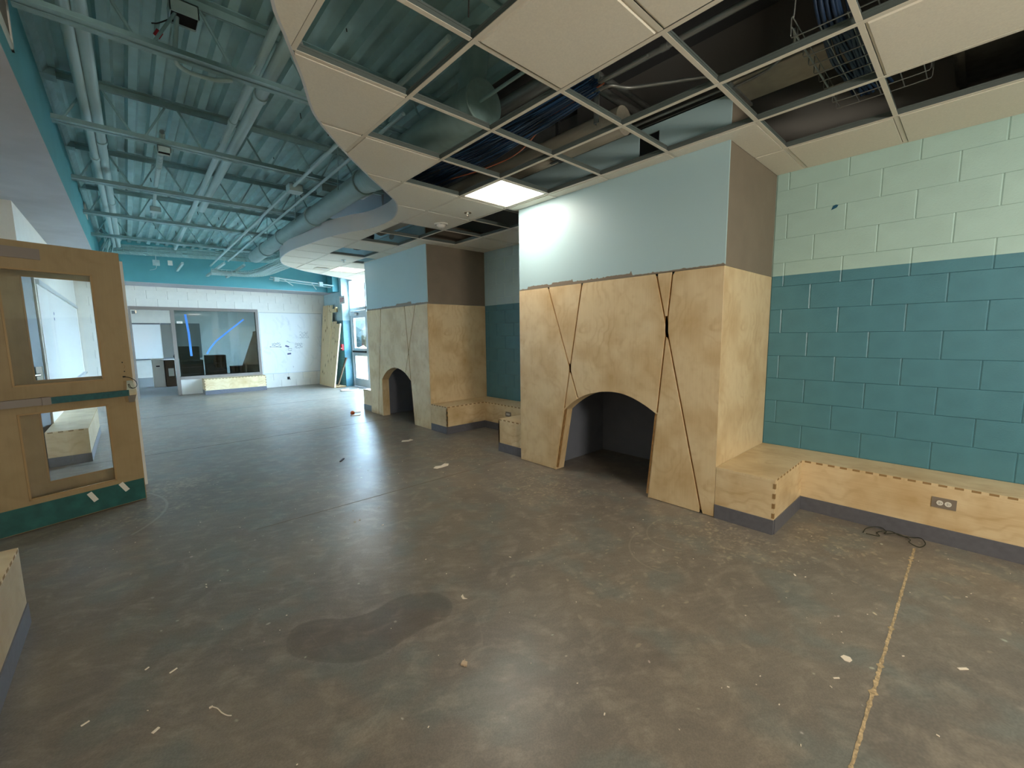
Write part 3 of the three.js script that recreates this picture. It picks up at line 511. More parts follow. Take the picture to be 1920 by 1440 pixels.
// wall angles round the nooks and along the walls
const ang = (x0, z0, x1, z1) => part(ceilG, 'wall_angle', bx(Math.min(x0, x1) - (x0 === x1 ? 0.02 : 0), CEIL - 0.003, Math.min(z0, z1) - (z0 === z1 ? 0 : 0), Math.max(x0, x1), CEIL, Math.max(z0, z1) + (z0 === z1 ? 0.02 : 0)), M.teeFace);
ang(3.265, -3.455, 3.265, -1.275); ang(3.265, -1.275, 4.31, -1.275); ang(4.31, -1.255, 4.31, 3.3); ang(3.35, -7.7, 3.35, -5.545); ang(3.35, -5.545, 4.45, -5.545); ang(4.45, -5.53, 4.45, -3.475);
{ // curved fascia in three lengths
  const strip = (k0, k1, y1) => { const p = [], P = (k, off, y) => { const a = edge[Math.max(0, k - 1)], b = edge[Math.min(edge.length - 1, k + 1)], dx = b[0] - a[0], dz = b[1] - a[1], l = Math.hypot(dx, dz); return [edge[k][0] - (dz / l) * -off, y, edge[k][1] + (dx / l) * -off]; };
    const q = (a, b, c, d) => p.push(...a, ...b, ...c, ...a, ...c, ...d), y0 = CEIL - 0.006, T = 0.014;
    for (let k = k0; k < k1; k++) { q(P(k, T, y0), P(k + 1, T, y0), P(k + 1, T, y1), P(k, T, y1)); q(P(k, 0, y0), P(k, 0, y1), P(k + 1, 0, y1), P(k + 1, 0, y0)); q(P(k, 0, y0), P(k + 1, 0, y0), P(k + 1, T, y0), P(k, T, y0)); q(P(k, 0, y1), P(k, T, y1), P(k + 1, T, y1), P(k + 1, 0, y1)); }
    q(P(k0, 0, y0), P(k0, T, y0), P(k0, T, y1), P(k0, 0, y1)); q(P(k1, 0, y0), P(k1, 0, y1), P(k1, T, y1), P(k1, T, y0));
    const g = new THREE.BufferGeometry(); g.setAttribute('position', new THREE.Float32BufferAttribute(p, 3)); g.computeVertexNormals(); return uvBox(g); };
  part(ceilG, 'edge_trim', strip(0, 110, CEIL + 0.2), M.fascia); part(ceilG, 'edge_trim', strip(110, 186, CEIL + 0.2), M.fascia); part(ceilG, 'edge_trim', strip(186, 260, CEIL + 0.185), M.fascia);
}
// light panels in the grid: each a glowing face and a light of the same size just below it
function panel(i, j, label) {
  const x = GX(i) + 0.3048, z = GZ(j) + 0.3048, t = thing('ceiling_light', label, 'ceiling light', [x, CEIL, z]), h = 0.288, f = 0.014;
  part(t, 'frame', [bx(x - h, CEIL, z - h, x + h, CEIL + 0.05, z - h + f), bx(x - h, CEIL, z + h - f, x + h, CEIL + 0.05, z + h), bx(x - h, CEIL, z - h, x - h + f, CEIL + 0.05, z + h), bx(x + h - f, CEIL, z - h, x + h, CEIL + 0.05, z + h), bx(x - h, CEIL + 0.045, z - h, x + h, CEIL + 0.05, z + h)], M.teeFace);
  part(t, 'light_panel', bx(x - h + f, CEIL + 0.006, z - h + f, x + h - f, CEIL + 0.012, z + h - f), S({ color: 0xffffff, emissive: LAMP.color, emissiveIntensity: 2.2 }));
  const l = new THREE.RectAreaLight(LAMP.color, LAMP.level, 0.54, 0.54); l.name = 'panel_lamp'; l.position.set(0, -0.004, 0); l.rotation.x = -Math.PI / 2; t.add(l);
  return t;
}
panel(2, -2, 'square ceiling light panel that glows above the front of the near plywood nook');
panel(3, -11, 'far ceiling light panel by the curved ceiling end and the glass door');
panel(2, 5, 'added ceiling light panel, unseen above and behind the camera');  // added out of view to brighten the near right wall
function addedFillLight(x, z, yaw, label) {  // invented lamp, added out of view to brighten side panels and ceiling tiles
  const y = 1.75, t = thing('added_fill_light', label, 'added light', [x, 0, z]), head = new THREE.Group(); head.name = 'lamp_head'; head.position.set(0, y, 0); head.rotation.set(0.3, yaw, 0, 'YXZ'); t.add(head);
  const h = (g, n, m) => { const q = shadows(new THREE.Mesh(g, m)); q.name = n; head.add(q); return q; };
  h(mergeGeometries([bx(-0.38, -0.28, 0.005, 0.38, 0.28, 0.06), bx(-0.38, 0.26, -0.03, 0.38, 0.28, 0.01), bx(-0.38, -0.28, -0.03, 0.38, -0.26, 0.01)]), 'housing', M.darkSteel);
  h(bx(-0.36, -0.25, -0.004, 0.36, 0.25, 0.004), 'lamp_face', S({ color: 0xffffff, emissive: LAMP.color, emissiveIntensity: 2 }));
  const l = new THREE.RectAreaLight(LAMP.color, LAMP.addedFill, 0.7, 0.48); l.name = 'added_fill_lamp'; l.position.set(0, 0, -0.012); head.add(l);
  part(t, 'mast', rod([x, 0.6, z + 0.08], [x, y, z + 0.08], 0.016), M.grey);
  for (let k = 0; k < 3; k++) { const a = k * 2.094 + 0.5; part(t, 'leg', rod([x, 0.75, z + 0.08], [x + 0.42 * Math.cos(a), 0.012, z + 0.08 + 0.42 * Math.sin(a)], 0.011), M.grey); }
}
addedFillLight(0.95, 2.7, -0.32, 'added fill light on a tripod, unseen behind the camera, aimed toward the right wall');
function sprinkler(x, z, label) {
  const t = thing('sprinkler_head', label, 'sprinkler', [x, CEIL, z], 'sprinkler heads in the ceiling tiles'), y = CEIL - 0.004;
  const e = new THREE.CylinderGeometry(0.035, 0.04, 0.01, 20); e.translate(x, y - 0.005, z); part(t, 'escutcheon', e, M.chrome);
  part(t, 'frame', [rod([x, y, z], [x, y - 0.028, z], 0.007), rod([x - 0.014, y - 0.01, z], [x - 0.005, y - 0.045, z], 0.003, 6), rod([x + 0.014, y - 0.01, z], [x + 0.005, y - 0.045, z], 0.003, 6)], M.chrome);
  const d = new THREE.CylinderGeometry(0.016, 0.016, 0.003, 16); d.translate(x, y - 0.047, z); part(t, 'deflector', d, M.chrome);
}
sprinkler(2.892, -3.872, 'chrome sprinkler head in the tile beside the glowing light panel');
sprinkler(2.92, -7.55, 'chrome sprinkler head in a far tile beyond the open grid cells');
{
  const x = 2.927, z = -4.46, t = thing('smoke_detector', 'round white smoke detector on a ceiling tile between the two nooks', 'smoke detector', [x, CEIL, z]);
  const L = (p) => { const g = new THREE.LatheGeometry(p.map(([a, b]) => new THREE.Vector2(a, b)), 32); g.translate(x, CEIL - 0.003, z); return g; };
  part(t, 'base', L([[0.0, 0], [0.082, 0], [0.082, -0.012], [0.074, -0.02], [0, -0.02]]), M.plastic); part(t, 'dome', L([[0.05, -0.02], [0.045, -0.04], [0.03, -0.052], [0, -0.054]]), M.plastic);
  part(t, 'lens', L([[0.0, -0.054], [0.012, -0.055], [0.01, -0.064], [0, -0.066]]), M.glass);
  for (let k = 0; k < 4; k++) part(t, 'screw', bx(x + 0.065 * Math.cos(k * 1.57 + 0.6) - 0.006, CEIL - 0.025, z + 0.065 * Math.sin(k * 1.57 + 0.6) - 0.006, x + 0.065 * Math.cos(k * 1.57 + 0.6) + 0.006, CEIL - 0.02, z + 0.065 * Math.sin(k * 1.57 + 0.6) + 0.006), M.grey);
}
function diffuser(x, z, s, label) {
  const t = thing('air_diffuser', label, 'air diffuser', [x, CEIL, z]);
  for (let k = 0; k < 3; k++) { const a = s * (1 - k * 0.28), b = a - s * 0.16, y0 = CEIL - 0.012, y1 = CEIL + 0.012; const o = (r, y) => [[x - r, y, z - r], [x + r, y, z - r], [x + r, y, z + r], [x - r, y, z + r]]; const A = o(a, y0), B = o(b, y1), g = []; for (let m = 0; m < 4; m++) { const n = (m + 1) % 4; g.push(hexa([A[m], A[n], B[n], B[m], ...[A[m], A[n], B[n], B[m]].map(([p, q, r]) => [p, q + 0.004, r])])); } part(t, 'louvre', g, M.plastic); }
  part(t, 'core', bx(x - s * 0.12, CEIL - 0.004, z - s * 0.12, x + s * 0.12, CEIL, z + s * 0.12), M.grey);
}
diffuser(2.93, -8.72, 0.12, 'small square air diffuser near the far end of the curved ceiling');

// ---------------------------------------------------------------- above the open grid cells
{
  const g = [], g2 = []; // blue data cables in a slack bundle
  for (let k = 0; k < 56; k++) { const a = rr(-1, 1), b = rr(0, 1), pts = [], y = 2.95 + 0.1 * b; for (let s = 0; s <= 6; s++) { const z = -1.75 - s * 0.37; pts.push([2.31 + a * (0.055 + 0.022 * s) + 0.0 * s + (s > 3 ? (s - 3) * 0.02 * a : 0), y - 0.05 * Math.sin((s / 6) * Math.PI) * rr(0.5, 1.2), z + rr(-0.02, 0.02)]); } (k % 3 ? g : g2).push(tube(pts, 0.0045, 5, 16)); }
  const t = thing('data_cable_bundle', 'slack bundle of many blue data cables above the open grid cells', 'cables', [2.3, 2.95, -2.8]);
  part(t, 'cables', g, M.cableBlue).userData.kind = 'stuff'; part(t, 'lighter_cables', g2, M.cableBlue2).userData.kind = 'stuff';
  single('copper_cable', 'single thin copper-coloured cable that sags beside the blue bundle', 'cable', tube([[2.36, 3.0, -1.7], [2.38, 2.98, -2.15], [2.47, 2.9, -2.6], [2.46, 2.89, -3.0], [2.42, 2.92, -3.5]], 0.005, 6, 40), M.copper);
  pipe('plenum_conduit', 'pale grey conduit along the open cells above the blue cables', 'conduit', [[2.36, 3.02, -1.4], [2.37, 3.02, -3.6]], 0.011, M.galv);
  pipe('plenum_conduit', 'long conduit with clamps that crosses the dark cells next to the white tile', 'conduit', [[2.78, 3.3, 0.2], [2.78, 3.3, -2.6]], 0.02, M.galv, [[[2.78, 3.3, -1.5], [2.78, 3.3, -1.55]]]);
  pipe('plenum_conduit', 'bent conduit that turns off toward the wall in a dark cell', 'conduit', [[2.76, 3.24, -2.15], [2.78, 3.24, -1.95], [2.92, 3.24, -1.86], [3.2, 3.24, -1.45], [3.4, 3.24, -1.2]], 0.013, M.galv);
  pipe('plenum_conduit', 'left of two parallel conduits that run toward the nook in a dark cell', 'conduit', [[2.7, 3.34, -2.14], [3.5, 3.34, -2.14]], 0.032, M.galv);
  pipe('plenum_conduit', 'right of two parallel conduits that run toward the nook in a dark cell', 'conduit', [[2.7, 3.36, -2.05], [3.5, 3.36, -2.05]], 0.022, M.galv);
  pipe('plenum_conduit', 'thin pale conduit along the top edge of the near nook wall', 'conduit', [[3.24, 3.125, -1.0], [3.24, 3.125, -3.4]], 0.01, M.galv, [[[3.24, 3.125, -2.05], [3.24, 3.125, -2.09]]]);
  pipe('plenum_conduit', 'steel strut along the deck edge over the cell with the duct elbow', 'conduit', [[1.96, 3.05, -2.62], [1.96, 3.05, -1.7]], 0.011, M.steel);
  const a = thing('hanger_channel', 'vertical hanger channel over the cell beside the white tile', 'hanger', [2.45, 3, -1.9]); part(a, 'channel', [bx(2.44, 2.83, -1.84, 2.446, 3.6, -1.8), bx(2.44, 2.83, -1.84, 2.47, 3.6, -1.836)], M.galv);
  pipe('hanger_wire', 'thin black twisted ceiling hanger wire in the cell at the top', 'wire', [[1.24, 2.83, -1.62], [1.22, 2.95, -1.58], [1.16, 3.2, -1.45], [1.08, 3.6, -1.3]], 0.003, M.black);
  const r = thing('red_plenum_box', 'dull red box in the dark above the cell beside the white tile', 'box', [2.75, 3.5, -2.1]); part(r, 'body', bx(2.7, 3.5, -2.2, 2.85, 3.7, -1.9), S({ color: 0x6a2020, roughness: 0.6 })); part(r, 'hanger', rod([2.77, 3.7, -2.05], [2.77, 4.21, -2.05], 0.008, 6), M.galv); part(r, 'cover', bx(2.695, 3.52, -2.18, 2.7, 3.68, -1.92), S({ color: 0x7a2424, roughness: 0.5 }));
  // ducts near the wall
  const d = thing('flat_duct', 'pale rectangular duct with rounded edges in the dark cell beside the nook corner', 'duct', [3.2, 3.0, -0.8]);
  const sh = new THREE.Shape(); sh.moveTo(3.1, 3.05); sh.lineTo(3.36, 3.05); sh.quadraticCurveTo(3.42, 3.05, 3.46, 3.1); sh.lineTo(3.62, 3.24); sh.lineTo(3.4, 3.24); sh.lineTo(3.09, 3.075); sh.quadraticCurveTo(3.06, 3.05, 3.1, 3.05);
  const e = new THREE.ExtrudeGeometry(sh, { depth: 0.95, bevelEnabled: false }); e.translate(0, 0, -1.22); part(d, 'body', uvBox(e), M.insul); part(d, 'flange', bx(3.03, 3.035, -1.24, 3.44, 3.05, -1.2), M.galv);
  pipe('plenum_conduit', 'thin curved flexible conduit on the pale rectangular duct', 'conduit', [[3.1, 3.035, -1.2], [3.05, 3.03, -0.98], [2.92, 3.04, -0.82], [2.8, 3.06, -0.79]], 0.008, M.galv);
  const b2 = thing('large_duct', 'wide dark sheet-metal duct in the long cell by the right wall', 'duct', [3.75, 3.0, 0.5]); part(b2, 'body', bx(3.2, 3.04, -0.22, 4.25, 3.4, 3.0), M.galv); part(b2, 'flange', bx(3.18, 3.0, -0.2, 4.27, 3.02, -0.17), M.galv); part(b2, 'flange', bx(3.18, 3.0, 1.2, 4.27, 3.02, 1.23), M.galv);
  // basket tray with thick cables
  const k = thing('wire_basket', 'silver wire basket tray with thick blue cables in the dark cell', 'cable tray', [3.1, 2.93, -0.55]), wires = [], cross = [], y = 2.93, z0 = -0.76, z1 = -0.3;
  for (let n = 0; n <= 9; n++) { const x = 2.66 + n * 0.115; cross.push(tube([[x, y + 0.1, z0 - 0.004], [x, y + 0.02, z0], [x, y, z0 + 0.03], [x, y, z1 - 0.03], [x, y + 0.02, z1], [x, y + 0.1, z1 + 0.004]], 0.003, 6, 30)); }
  for (const [z, dy] of [[z0, 0.1], [z0, 0.05], [z0 + 0.02, 0], [z0 + 0.12, 0], [z0 + 0.23, 0], [z0 + 0.34, 0], [z1 - 0.02, 0], [z1, 0.05], [z1, 0.1]]) wires.push(rod([2.66, y + dy + 0.003, z], [3.7, y + dy + 0.003, z], 0.003, 6));
  for (let n = 0; n < 3; n++) wires.push(tube([[2.68, y + 0.1, z0], [2.58, y + 0.2 + n * 0.05, z0 + 0.05], [2.5, y + 0.34 + n * 0.05, z0 + 0.2]], 0.003, 6, 16));
  part(k, 'cross_wires', cross, M.galv); part(k, 'long_wires', wires, M.galv);
  const cb = []; for (let n = 0; n < 22; n++) { const z = -0.6 + rr(-0.06, 0.08); cb.push(tube([[2.3, 3.5, z + 0.05], [2.55, 3.15, z], [2.75, 2.97 + rr(0, 0.04), z], [3.2, 2.96 + rr(0, 0.03), z + rr(-0.04, 0.04)], [3.7, 2.96 + rr(0, 0.03), z + rr(-0.05, 0.05)]], 0.009, 6, 30)); }
  const cs = single('thick_data_cables', 'thick dark blue cables that drop into the wire basket', 'cables', cb, M.cableBlue); cs.userData.kind = 'stuff';
  // hanging louvred grille over the open cell between the nooks
  const gr = thing('hanging_grille', 'pale louvred air grille above the open cell left of the near nook', 'grille', [3.5, 2.95, -3.75]); part(gr, 'frame', [bx(3.25, 2.93, -3.95, 3.29, 3.13, -3.93), bx(3.75, 2.93, -3.95, 3.79, 3.13, -3.93), bx(3.25, 2.93, -3.95, 3.79, 2.96, -3.93), bx(3.25, 3.1, -3.95, 3.79, 3.13, -3.93)], M.plastic);
  for (let n = 0; n < 6; n++) part(gr, 'louvre', bx(3.29, 2.965 + n * 0.023, -3.96, 3.75, 2.975 + n * 0.023, -3.93), M.plastic); part(gr, 'duct_box', bx(3.25, 2.93, -3.93, 3.79, 3.13, -3.6), M.galv);
  const bk = thing('flexible_duct', 'black crumpled flexible duct in a far open cell before the far nook', 'duct', [2.8, 2.95, -6.9]); part(bk, 'hose', tube([[2.6, 2.93, -6.5], [2.75, 2.98, -6.75], [2.9, 2.92, -6.95], [3.05, 2.98, -6.8], [3.0, 3.2, -6.6]], 0.07, 12, 40), M.black); part(bk, 'collar', rod([2.6, 2.93, -6.5], [2.56, 2.92, -6.45], 0.08, 14), M.galv);
  const bb = thing('plenum_box', 'small dark box above the farther open cell at the far nook', 'box', [2.9, 3.0, -5.4]); part(bb, 'body', bx(2.6, 2.98, -5.6, 2.8, 3.12, -5.4), M.black); part(bb, 'conduit', rod([2.7, 3.12, -5.5], [2.7, 3.4, -5.5], 0.012), M.galv);
  pipe('plenum_pipe', 'long thick grey pipe high above the blue cables', 'pipe', [[2.62, 3.42, -1.5], [2.62, 3.42, -6]], 0.06, M.galv);
}

// ---------------------------------------------------------------- plywood nooks with an arched opening
function clipPiece(zl, zr, top, low, cons, gap) { // region between low(z) and top that satisfies every [line, side]
  const cols = [], N = 150; const zs = []; for (let i = 0; i <= N; i++) zs.push(zl + ((zr - zl) * i) / N);
  for (const [[a, b]] of cons) for (const q of [a[0], b[0]]) if (q > zl && q < zr) zs.push(q); zs.sort((p, q) => p - q);
  for (const z of zs) {
    let lo = low(z), hi = top;
    for (const [[a, b], side] of cons) { // line from a (top) to b (bottom) in (z, y); side -1: smaller z
      const dz = b[0] - a[0], dy = b[1] - a[1], L = Math.hypot(dz, dy); let nz = -dy / L, ny = dz / L; if (nz < 0) { nz = -nz; ny = -ny; } // n points to larger z
      const off = (z - a[0]) * nz * side - gap; // need off + (y - a1) * ny * side >= 0
      const k = ny * side; if (Math.abs(k) < 1e-6) { if (off < 0) lo = hi + 1; } else { const y = a[1] - off / k; if (k > 0) lo = Math.max(lo, y); else hi = Math.min(hi, y); }
    }
    if (hi - lo > 1e-4) cols.push([z, lo, hi]);
  }
  if (cols.length < 3) return null;
  return poly([...cols.map(([z, lo]) => [-z, lo]), ...cols.reverse().map(([z, , hi]) => [-z, hi])]);
}
const signs = (n) => Array.from({ length: 1 << n }, (_, k) => Array.from({ length: n }, (_, b) => (k >> b) & 1 ? 1 : -1));
function paintTex(s, seedv, patch) { // blue paint that stops short of the plywood with a brushed lower edge over taupe primer
  const c = document.createElement('canvas'); c.width = 1024; c.height = 512; const g = c.getContext('2d');
  g.fillStyle = '#85796a'; g.fillRect(0, 0, 1024, 512); g.fillStyle = '#b3d0d7'; g.beginPath(); g.moveTo(0, 0); g.lineTo(1024, 0);
  let q = seedv; const r = () => { q = (q * 1664525 + 1013904223) >>> 0; return q / 4294967296; };
  const st = s; let step = st[0][1]; const pts = []; for (let i = 0; i <= 160; i++) { const u = i / 160; for (const [a, b] of st) if (u >= a) step = b; pts.push([u * 1024, 512 - step - (r() - 0.5) * 2.2 - (r() < 0.07 ? 3 : 0)]); }
  pts.reverse().forEach(([x, y]) => g.lineTo(x, y)); g.fill();
  if (patch) { g.fillStyle = '#96918c'; g.beginPath(); g.ellipse(patch[0] * 1024, 14, 44, 22, 0.1, 0, 7); g.fill(); g.fillRect(patch[0] * 1024 - 38, 4, 70, 22); }
  const t = new THREE.CanvasTexture(c); t.colorSpace = THREE.SRGBColorSpace; return t;
}
function nook({ x, z0, z1, rightLine, lines, opening, label, mats, paint, cavity, hole, wallx }) {
  const TOP = PAINT - 0.003, t = thing('arched_nook', label, 'nook', [x, 0, (z0 + z1) / 2]), P = 0.018, g = 0.0075;
  const low = (z) => { for (let i = 0; i < opening.length - 1; i++) { const [a, b] = opening[i], [c, d] = opening[i + 1]; if (z >= a && z <= c) return b + ((z - a) / (c - a || 1)) * (d - b); } return 0.004; };
  for (const sg of signs(lines.length)) { const s = clipPiece(z0, z1, TOP, rightLine !== undefined && sg[rightLine] > 0 ? () => 0.004 : low, lines.map((l, i) => [l, sg[i]]), g); if (s) part(t, 'face_panel', prismX(s, x, P, 0.0012), mats.face); }
  // dark strips behind the grooves
  for (const [[a, b], [c, d]] of lines) { const l = Math.hypot(c - a, d - b), nz = (-(d - b) / l) * 0.02, ny = ((c - a) / l) * 0.02, q = (X) => [[X, b + ny - 0.02, a + nz], [X, b - ny - 0.02, a - nz], [X, d - ny + 0.03, c - nz], [X, d + ny + 0.03, c + nz]]; part(t, 'groove_back', hexa([...q(x + 0.009), ...q(x + 0.03)]), M.groove); }
  // reveal lining of the opening
  const lin = [], D = 0.135; for (let i = 0; i < opening.length - 1; i++) { const [a, b] = opening[i], [c, d] = opening[i + 1], l = Math.hypot(c - a, d - b), nz = (-(d - b) / l) * 0.012, ny = ((c - a) / l) * 0.012; lin.push(hexa([[x + 0.004, b, a], [x + D, b, a], [x + D, d, c], [x + 0.004, d, c], [x + 0.004, b + ny, a + nz], [x + D, b + ny, a + nz], [x + D, d + ny, c + nz], [x + 0.004, d + ny, c + nz]])); }
  part(t, 'opening_lining', lin, mats.face);
  // sides
  for (const [z, s] of [[z1, -1], [z0, 1]]) {
    part(t, 'side_panel', bx(x + 0.0185, 0.004, z, wallx, TOP, z + s * 0.018, false), mats.side);
    part(t, 'upper_side', bx(x + 0.016, PAINT, z + s * 0.003, wallx, 3.1, z + s * 0.02), M.taupe);
  }
  // painted wall over the plywood
  const sh = poly([[-z1, PAINT], [-z0, PAINT], [-z0, 3.1], [-z1, 3.1]]);
  if (hole) { const h = new THREE.Path(); h.moveTo(-hole[1], hole[2]); h.lineTo(-hole[0], hole[2]); h.lineTo(-hole[0], hole[3]); h.lineTo(-hole[1], hole[3]); h.closePath(); sh.holes.push(h); }
  const wg = prismX(sh, x + 0.003, 0.013), p = wg.attributes.position, uv = wg.attributes.uv; for (let i = 0; i < p.count; i++) uv.setXY(i, (p.getZ(i) - z0) / (z1 - z0), (p.getY(i) - PAINT) / 1.18);
  part(t, 'painted_wall', wg, S({ map: paint, roughness: 0.45, bumpMap: paintBump, bumpScale: 0.0004 }));
  part(t, 'top_track', bx(x + 0.003, 3.09, z0, x + 0.1, 3.105, z1), M.galv);
  // cavity
  const [c0, c1, ct, cx] = cavity, back = x + 0.05;
  part(t, 'cavity_wall', bx(cx, 0.002, c0 - 0.02, cx + 0.012, ct, c1 + 0.02), M.cavity); part(t, 'cavity_wall', bx(back, 0.002, c0 - 0.014, cx, ct, c0), M.cavity); part(t, 'cavity_wall', bx(back, 0.002, c1, cx, ct, c1 + 0.014), M.cavity); part(t, 'cavity_top', bx(back, ct, c0 - 0.02, cx + 0.012, ct + 0.012, c1 + 0.02), M.cavity);
  return t;
}
const arcPts = (k) => { const c = new THREE.CatmullRomCurve3(k.map(([z, y]) => V(z, y, 0)), false, 'centripetal'); return c.getPoints(28).map((p) => [p.x, p.y]); };
nook({ x: 3.265, z0: -3.455, z1: -1.275, rightLine: 3, wallx: 4.312, label: 'large plywood-clad nook with a wide arched opening and crossed grooves, nearest the camera', mats: { face: M.birch, side: M.birch },
  lines: [[[-3.021, 1.917], [-2.633, 0.82]], [[-2.583, 1.917], [-2.922, 0]], [[-1.813, 1.917], [-1.371, 0]], [[-1.673, 1.917], [-1.842, 0]]],
  opening: [[-2.922, 0.0], ...arcPts([[-2.805, 0.66], [-2.69, 0.753], [-2.552, 0.833], [-2.42, 0.876], [-2.293, 0.897], [-2.17, 0.899], [-2.055, 0.879], [-1.907, 0.823], [-1.776, 0.75]]), [-1.842, 0.0]],
  paint: paintTex([[0, 4], [0.06, 14], [0.2, 10], [0.22, 17], [0.34, 22], [0.35, 10], [0.52, 13], [0.64, 22], [0.65, 5], [1, 4]], 77), cavity: [-3.05, -1.55, 1.25, 4.29], hole: [-2.0, -1.82, 2.88, 3.035] });
nook({ x: 3.35, z0: -7.7, z1: -5.545, wallx: 4.452, label: 'farther plywood-clad nook with a narrow arched opening, paler front face', mats: { face: M.birch, side: M.birch },
  lines: [[[-7.106, 1.917], [-7.396, 0]], [[-6.245, 1.917], [-6.06, 0]], [[-5.904, 1.917], [-6.293, 0.858]]],
  opening: [[-7.2, 0.0], ...arcPts([[-7.196, 0.665], [-7.022, 0.805], [-6.809, 0.886], [-6.659, 0.906], [-6.485, 0.887], [-6.306, 0.83], [-6.124, 0.711]]), [-6.062, 0.0]],
  paint: paintTex([[0, 8], [0.3, 12], [0.55, 22], [0.72, 26], [0.78, 10], [1, 6]], 91, [0.52]), cavity: [-7.3, -5.95, 1.25, 4.42] });

// ---------------------------------------------------------------- finger-jointed plywood benches
const BH = 0.405, BK = 0.108;
// route: list of front-face corner points; depthPts: outline of the seat
function bench(label, seat, fronts, pos, mats = {}) {
  const t = thing('plywood_bench', label, 'bench', pos), P = 0.018;
  part(t, 'seat', prismY(poly(seat.map(([x, z]) => [x, -z])), BH - P, P), mats.seat ?? M.birch);
  for (const [ax, az, bx_, bz, nx, nz] of fronts) { // front from a to b with outward normal n
    const lo = (p, q) => Math.min(p, q), hi = (p, q) => Math.max(p, q), alongZ = nx !== 0;
    const X0 = alongZ ? ax - (nx > 0 ? P : 0) : lo(ax, bx_), X1 = alongZ ? ax + (nx < 0 ? P : 0) : hi(ax, bx_), Z0 = alongZ ? lo(az, bz) : az - (nz > 0 ? P : 0), Z1 = alongZ ? hi(az, bz) : az + (nz < 0 ? P : 0);
    part(t, 'front_panel', bx(X0, BK, Z0, X1, BH - P, Z1, true), mats.front ?? M.birch);
    const o = 0.004, kz = 0.006; // base strip, a little proud
    part(t, 'base_strip', alongZ ? bx(nx < 0 ? ax - kz : ax - P, 0, Z0 - (0), nx < 0 ? ax + P : ax + kz, BK, Z1 + 0) : bx(X0, 0, nz < 0 ? az - kz : az - P, X1, BK, nz < 0 ? az + P : az + kz), M.vinyl);
    const L = alongZ ? Z1 - Z0 : X1 - X0, n = Math.max(2, Math.round(L / 0.0755)), st = L / n, e = 0.0008, f = 0.021;
    for (let k = 0; k < n; k++) { const c = (k + 0.5) * st; part(t, 'finger_joint', alongZ ? bx(nx < 0 ? ax - e : ax - P, BH - P + 0.003, Z0 + c - f, nx < 0 ? ax + P : ax + e, BH - 0.001, Z0 + c + f) : bx(X0 + c - f, BH - P + 0.003, nz < 0 ? az - e : az - P, X0 + c + f, BH - 0.001, nz < 0 ? az + P : az + e), M.fingerEnd); }
  }
  return t;
}
function cornerFingers(t, x, z, nx, nz) { for (let k = 0; k < 4; k++) { const y = BK + 0.012 + k * 0.072; part(t, 'finger_joint', bx(nx < 0 ? x - 0.0009 : x + 0.0009, y, nz < 0 ? z - 0.0009 : z + 0.0009, x - nx * 0.016, y + 0.036, z - nz * 0.016), M.fingerEnd); } }
const b1 = bench('long L-shaped plywood bench along the right wall, beside the near nook', [[3.262, -1.272], [3.262, -0.868], [3.93, -0.868], [3.93, 3.28], [4.309, 3.28], [4.309, -1.272]], [[3.265, -1.272, 3.265, -0.868, -1, 0], [3.283, -0.868, 3.93, -0.868, 0, 1], [3.93, -0.868, 3.93, 3.28, -1, 0]], [3.9, 0, 0]);
cornerFingers(b1, 3.2646, -0.8676, -1, 1);
const b2 = bench('U-shaped plywood bench in the recess between the two nooks', [[3.32, -3.457], [3.32, -3.915], [4.06, -3.915], [4.06, -5.115], [3.352, -5.115], [3.352, -5.543], [4.449, -5.543], [4.449, -3.457]], [[3.32, -3.915, 3.32, -3.457, -1, 0], [3.32, -3.915, 4.06, -3.915, 0, -1], [4.06, -5.115, 4.06, -3.915, -1, 0], [3.352, -5.115, 4.06, -5.115, 0, 1], [3.352, -5.543, 3.352, -5.115, -1, 0]], [4.1, 0, -4.5], {});
cornerFingers(b2, 3.3516, -5.1146, -1, 1);
const b3 = bench('plywood bench under the interior window on the far wall', [[1.385, -13.785], [1.385, -13.33], [2.79, -13.33], [2.79, -13.785]], [[1.385, -13.33, 2.79, -13.33, 0, 1], [1.385, -13.785, 1.385, -13.348, -1, 0]], [2.08, 0, -13.5]);
cornerFingers(b3, 2.79, -13.33, 1, 1); cornerFingers(b3, 1.385, -13.33, -1, 1);
const b4 = bench('pale-sided plywood bench at the left edge, close to the camera', [[-0.495, -3.16], [-0.495, 1.6], [-0.98, 1.6], [-0.98, -3.16]], [[-0.495, -3.16, -0.495, 1.6, 1, 0], [-0.98, -3.16, -0.513, -3.16, 0, -1]], [-0.7, 0, -1.5], { front: M.birchGloss });
bench('plywood bench seen through the lower glass of the left door', [[-0.43, -9.1], [-0.43, -7.0], [-0.78, -7.0], [-0.78, -9.1]], [[-0.43, -9.1, -0.43, -7.0, 1, 0], [-0.78, -7.0, -0.448, -7.0, 0, 1]], [-0.6, 0, -8], { front: M.birchGloss });
bench('plywood bench end that peeks out left of the far nook', [[3.4, -8.16], [3.4, -7.702], [4.648, -7.702], [4.648, -8.6], [4.1, -8.6], [4.1, -8.16]], [[3.4, -8.16, 3.4, -7.702, -1, 0], [4.1, -8.6, 4.1, -8.16, -1, 0]], [4, 0, -8]);

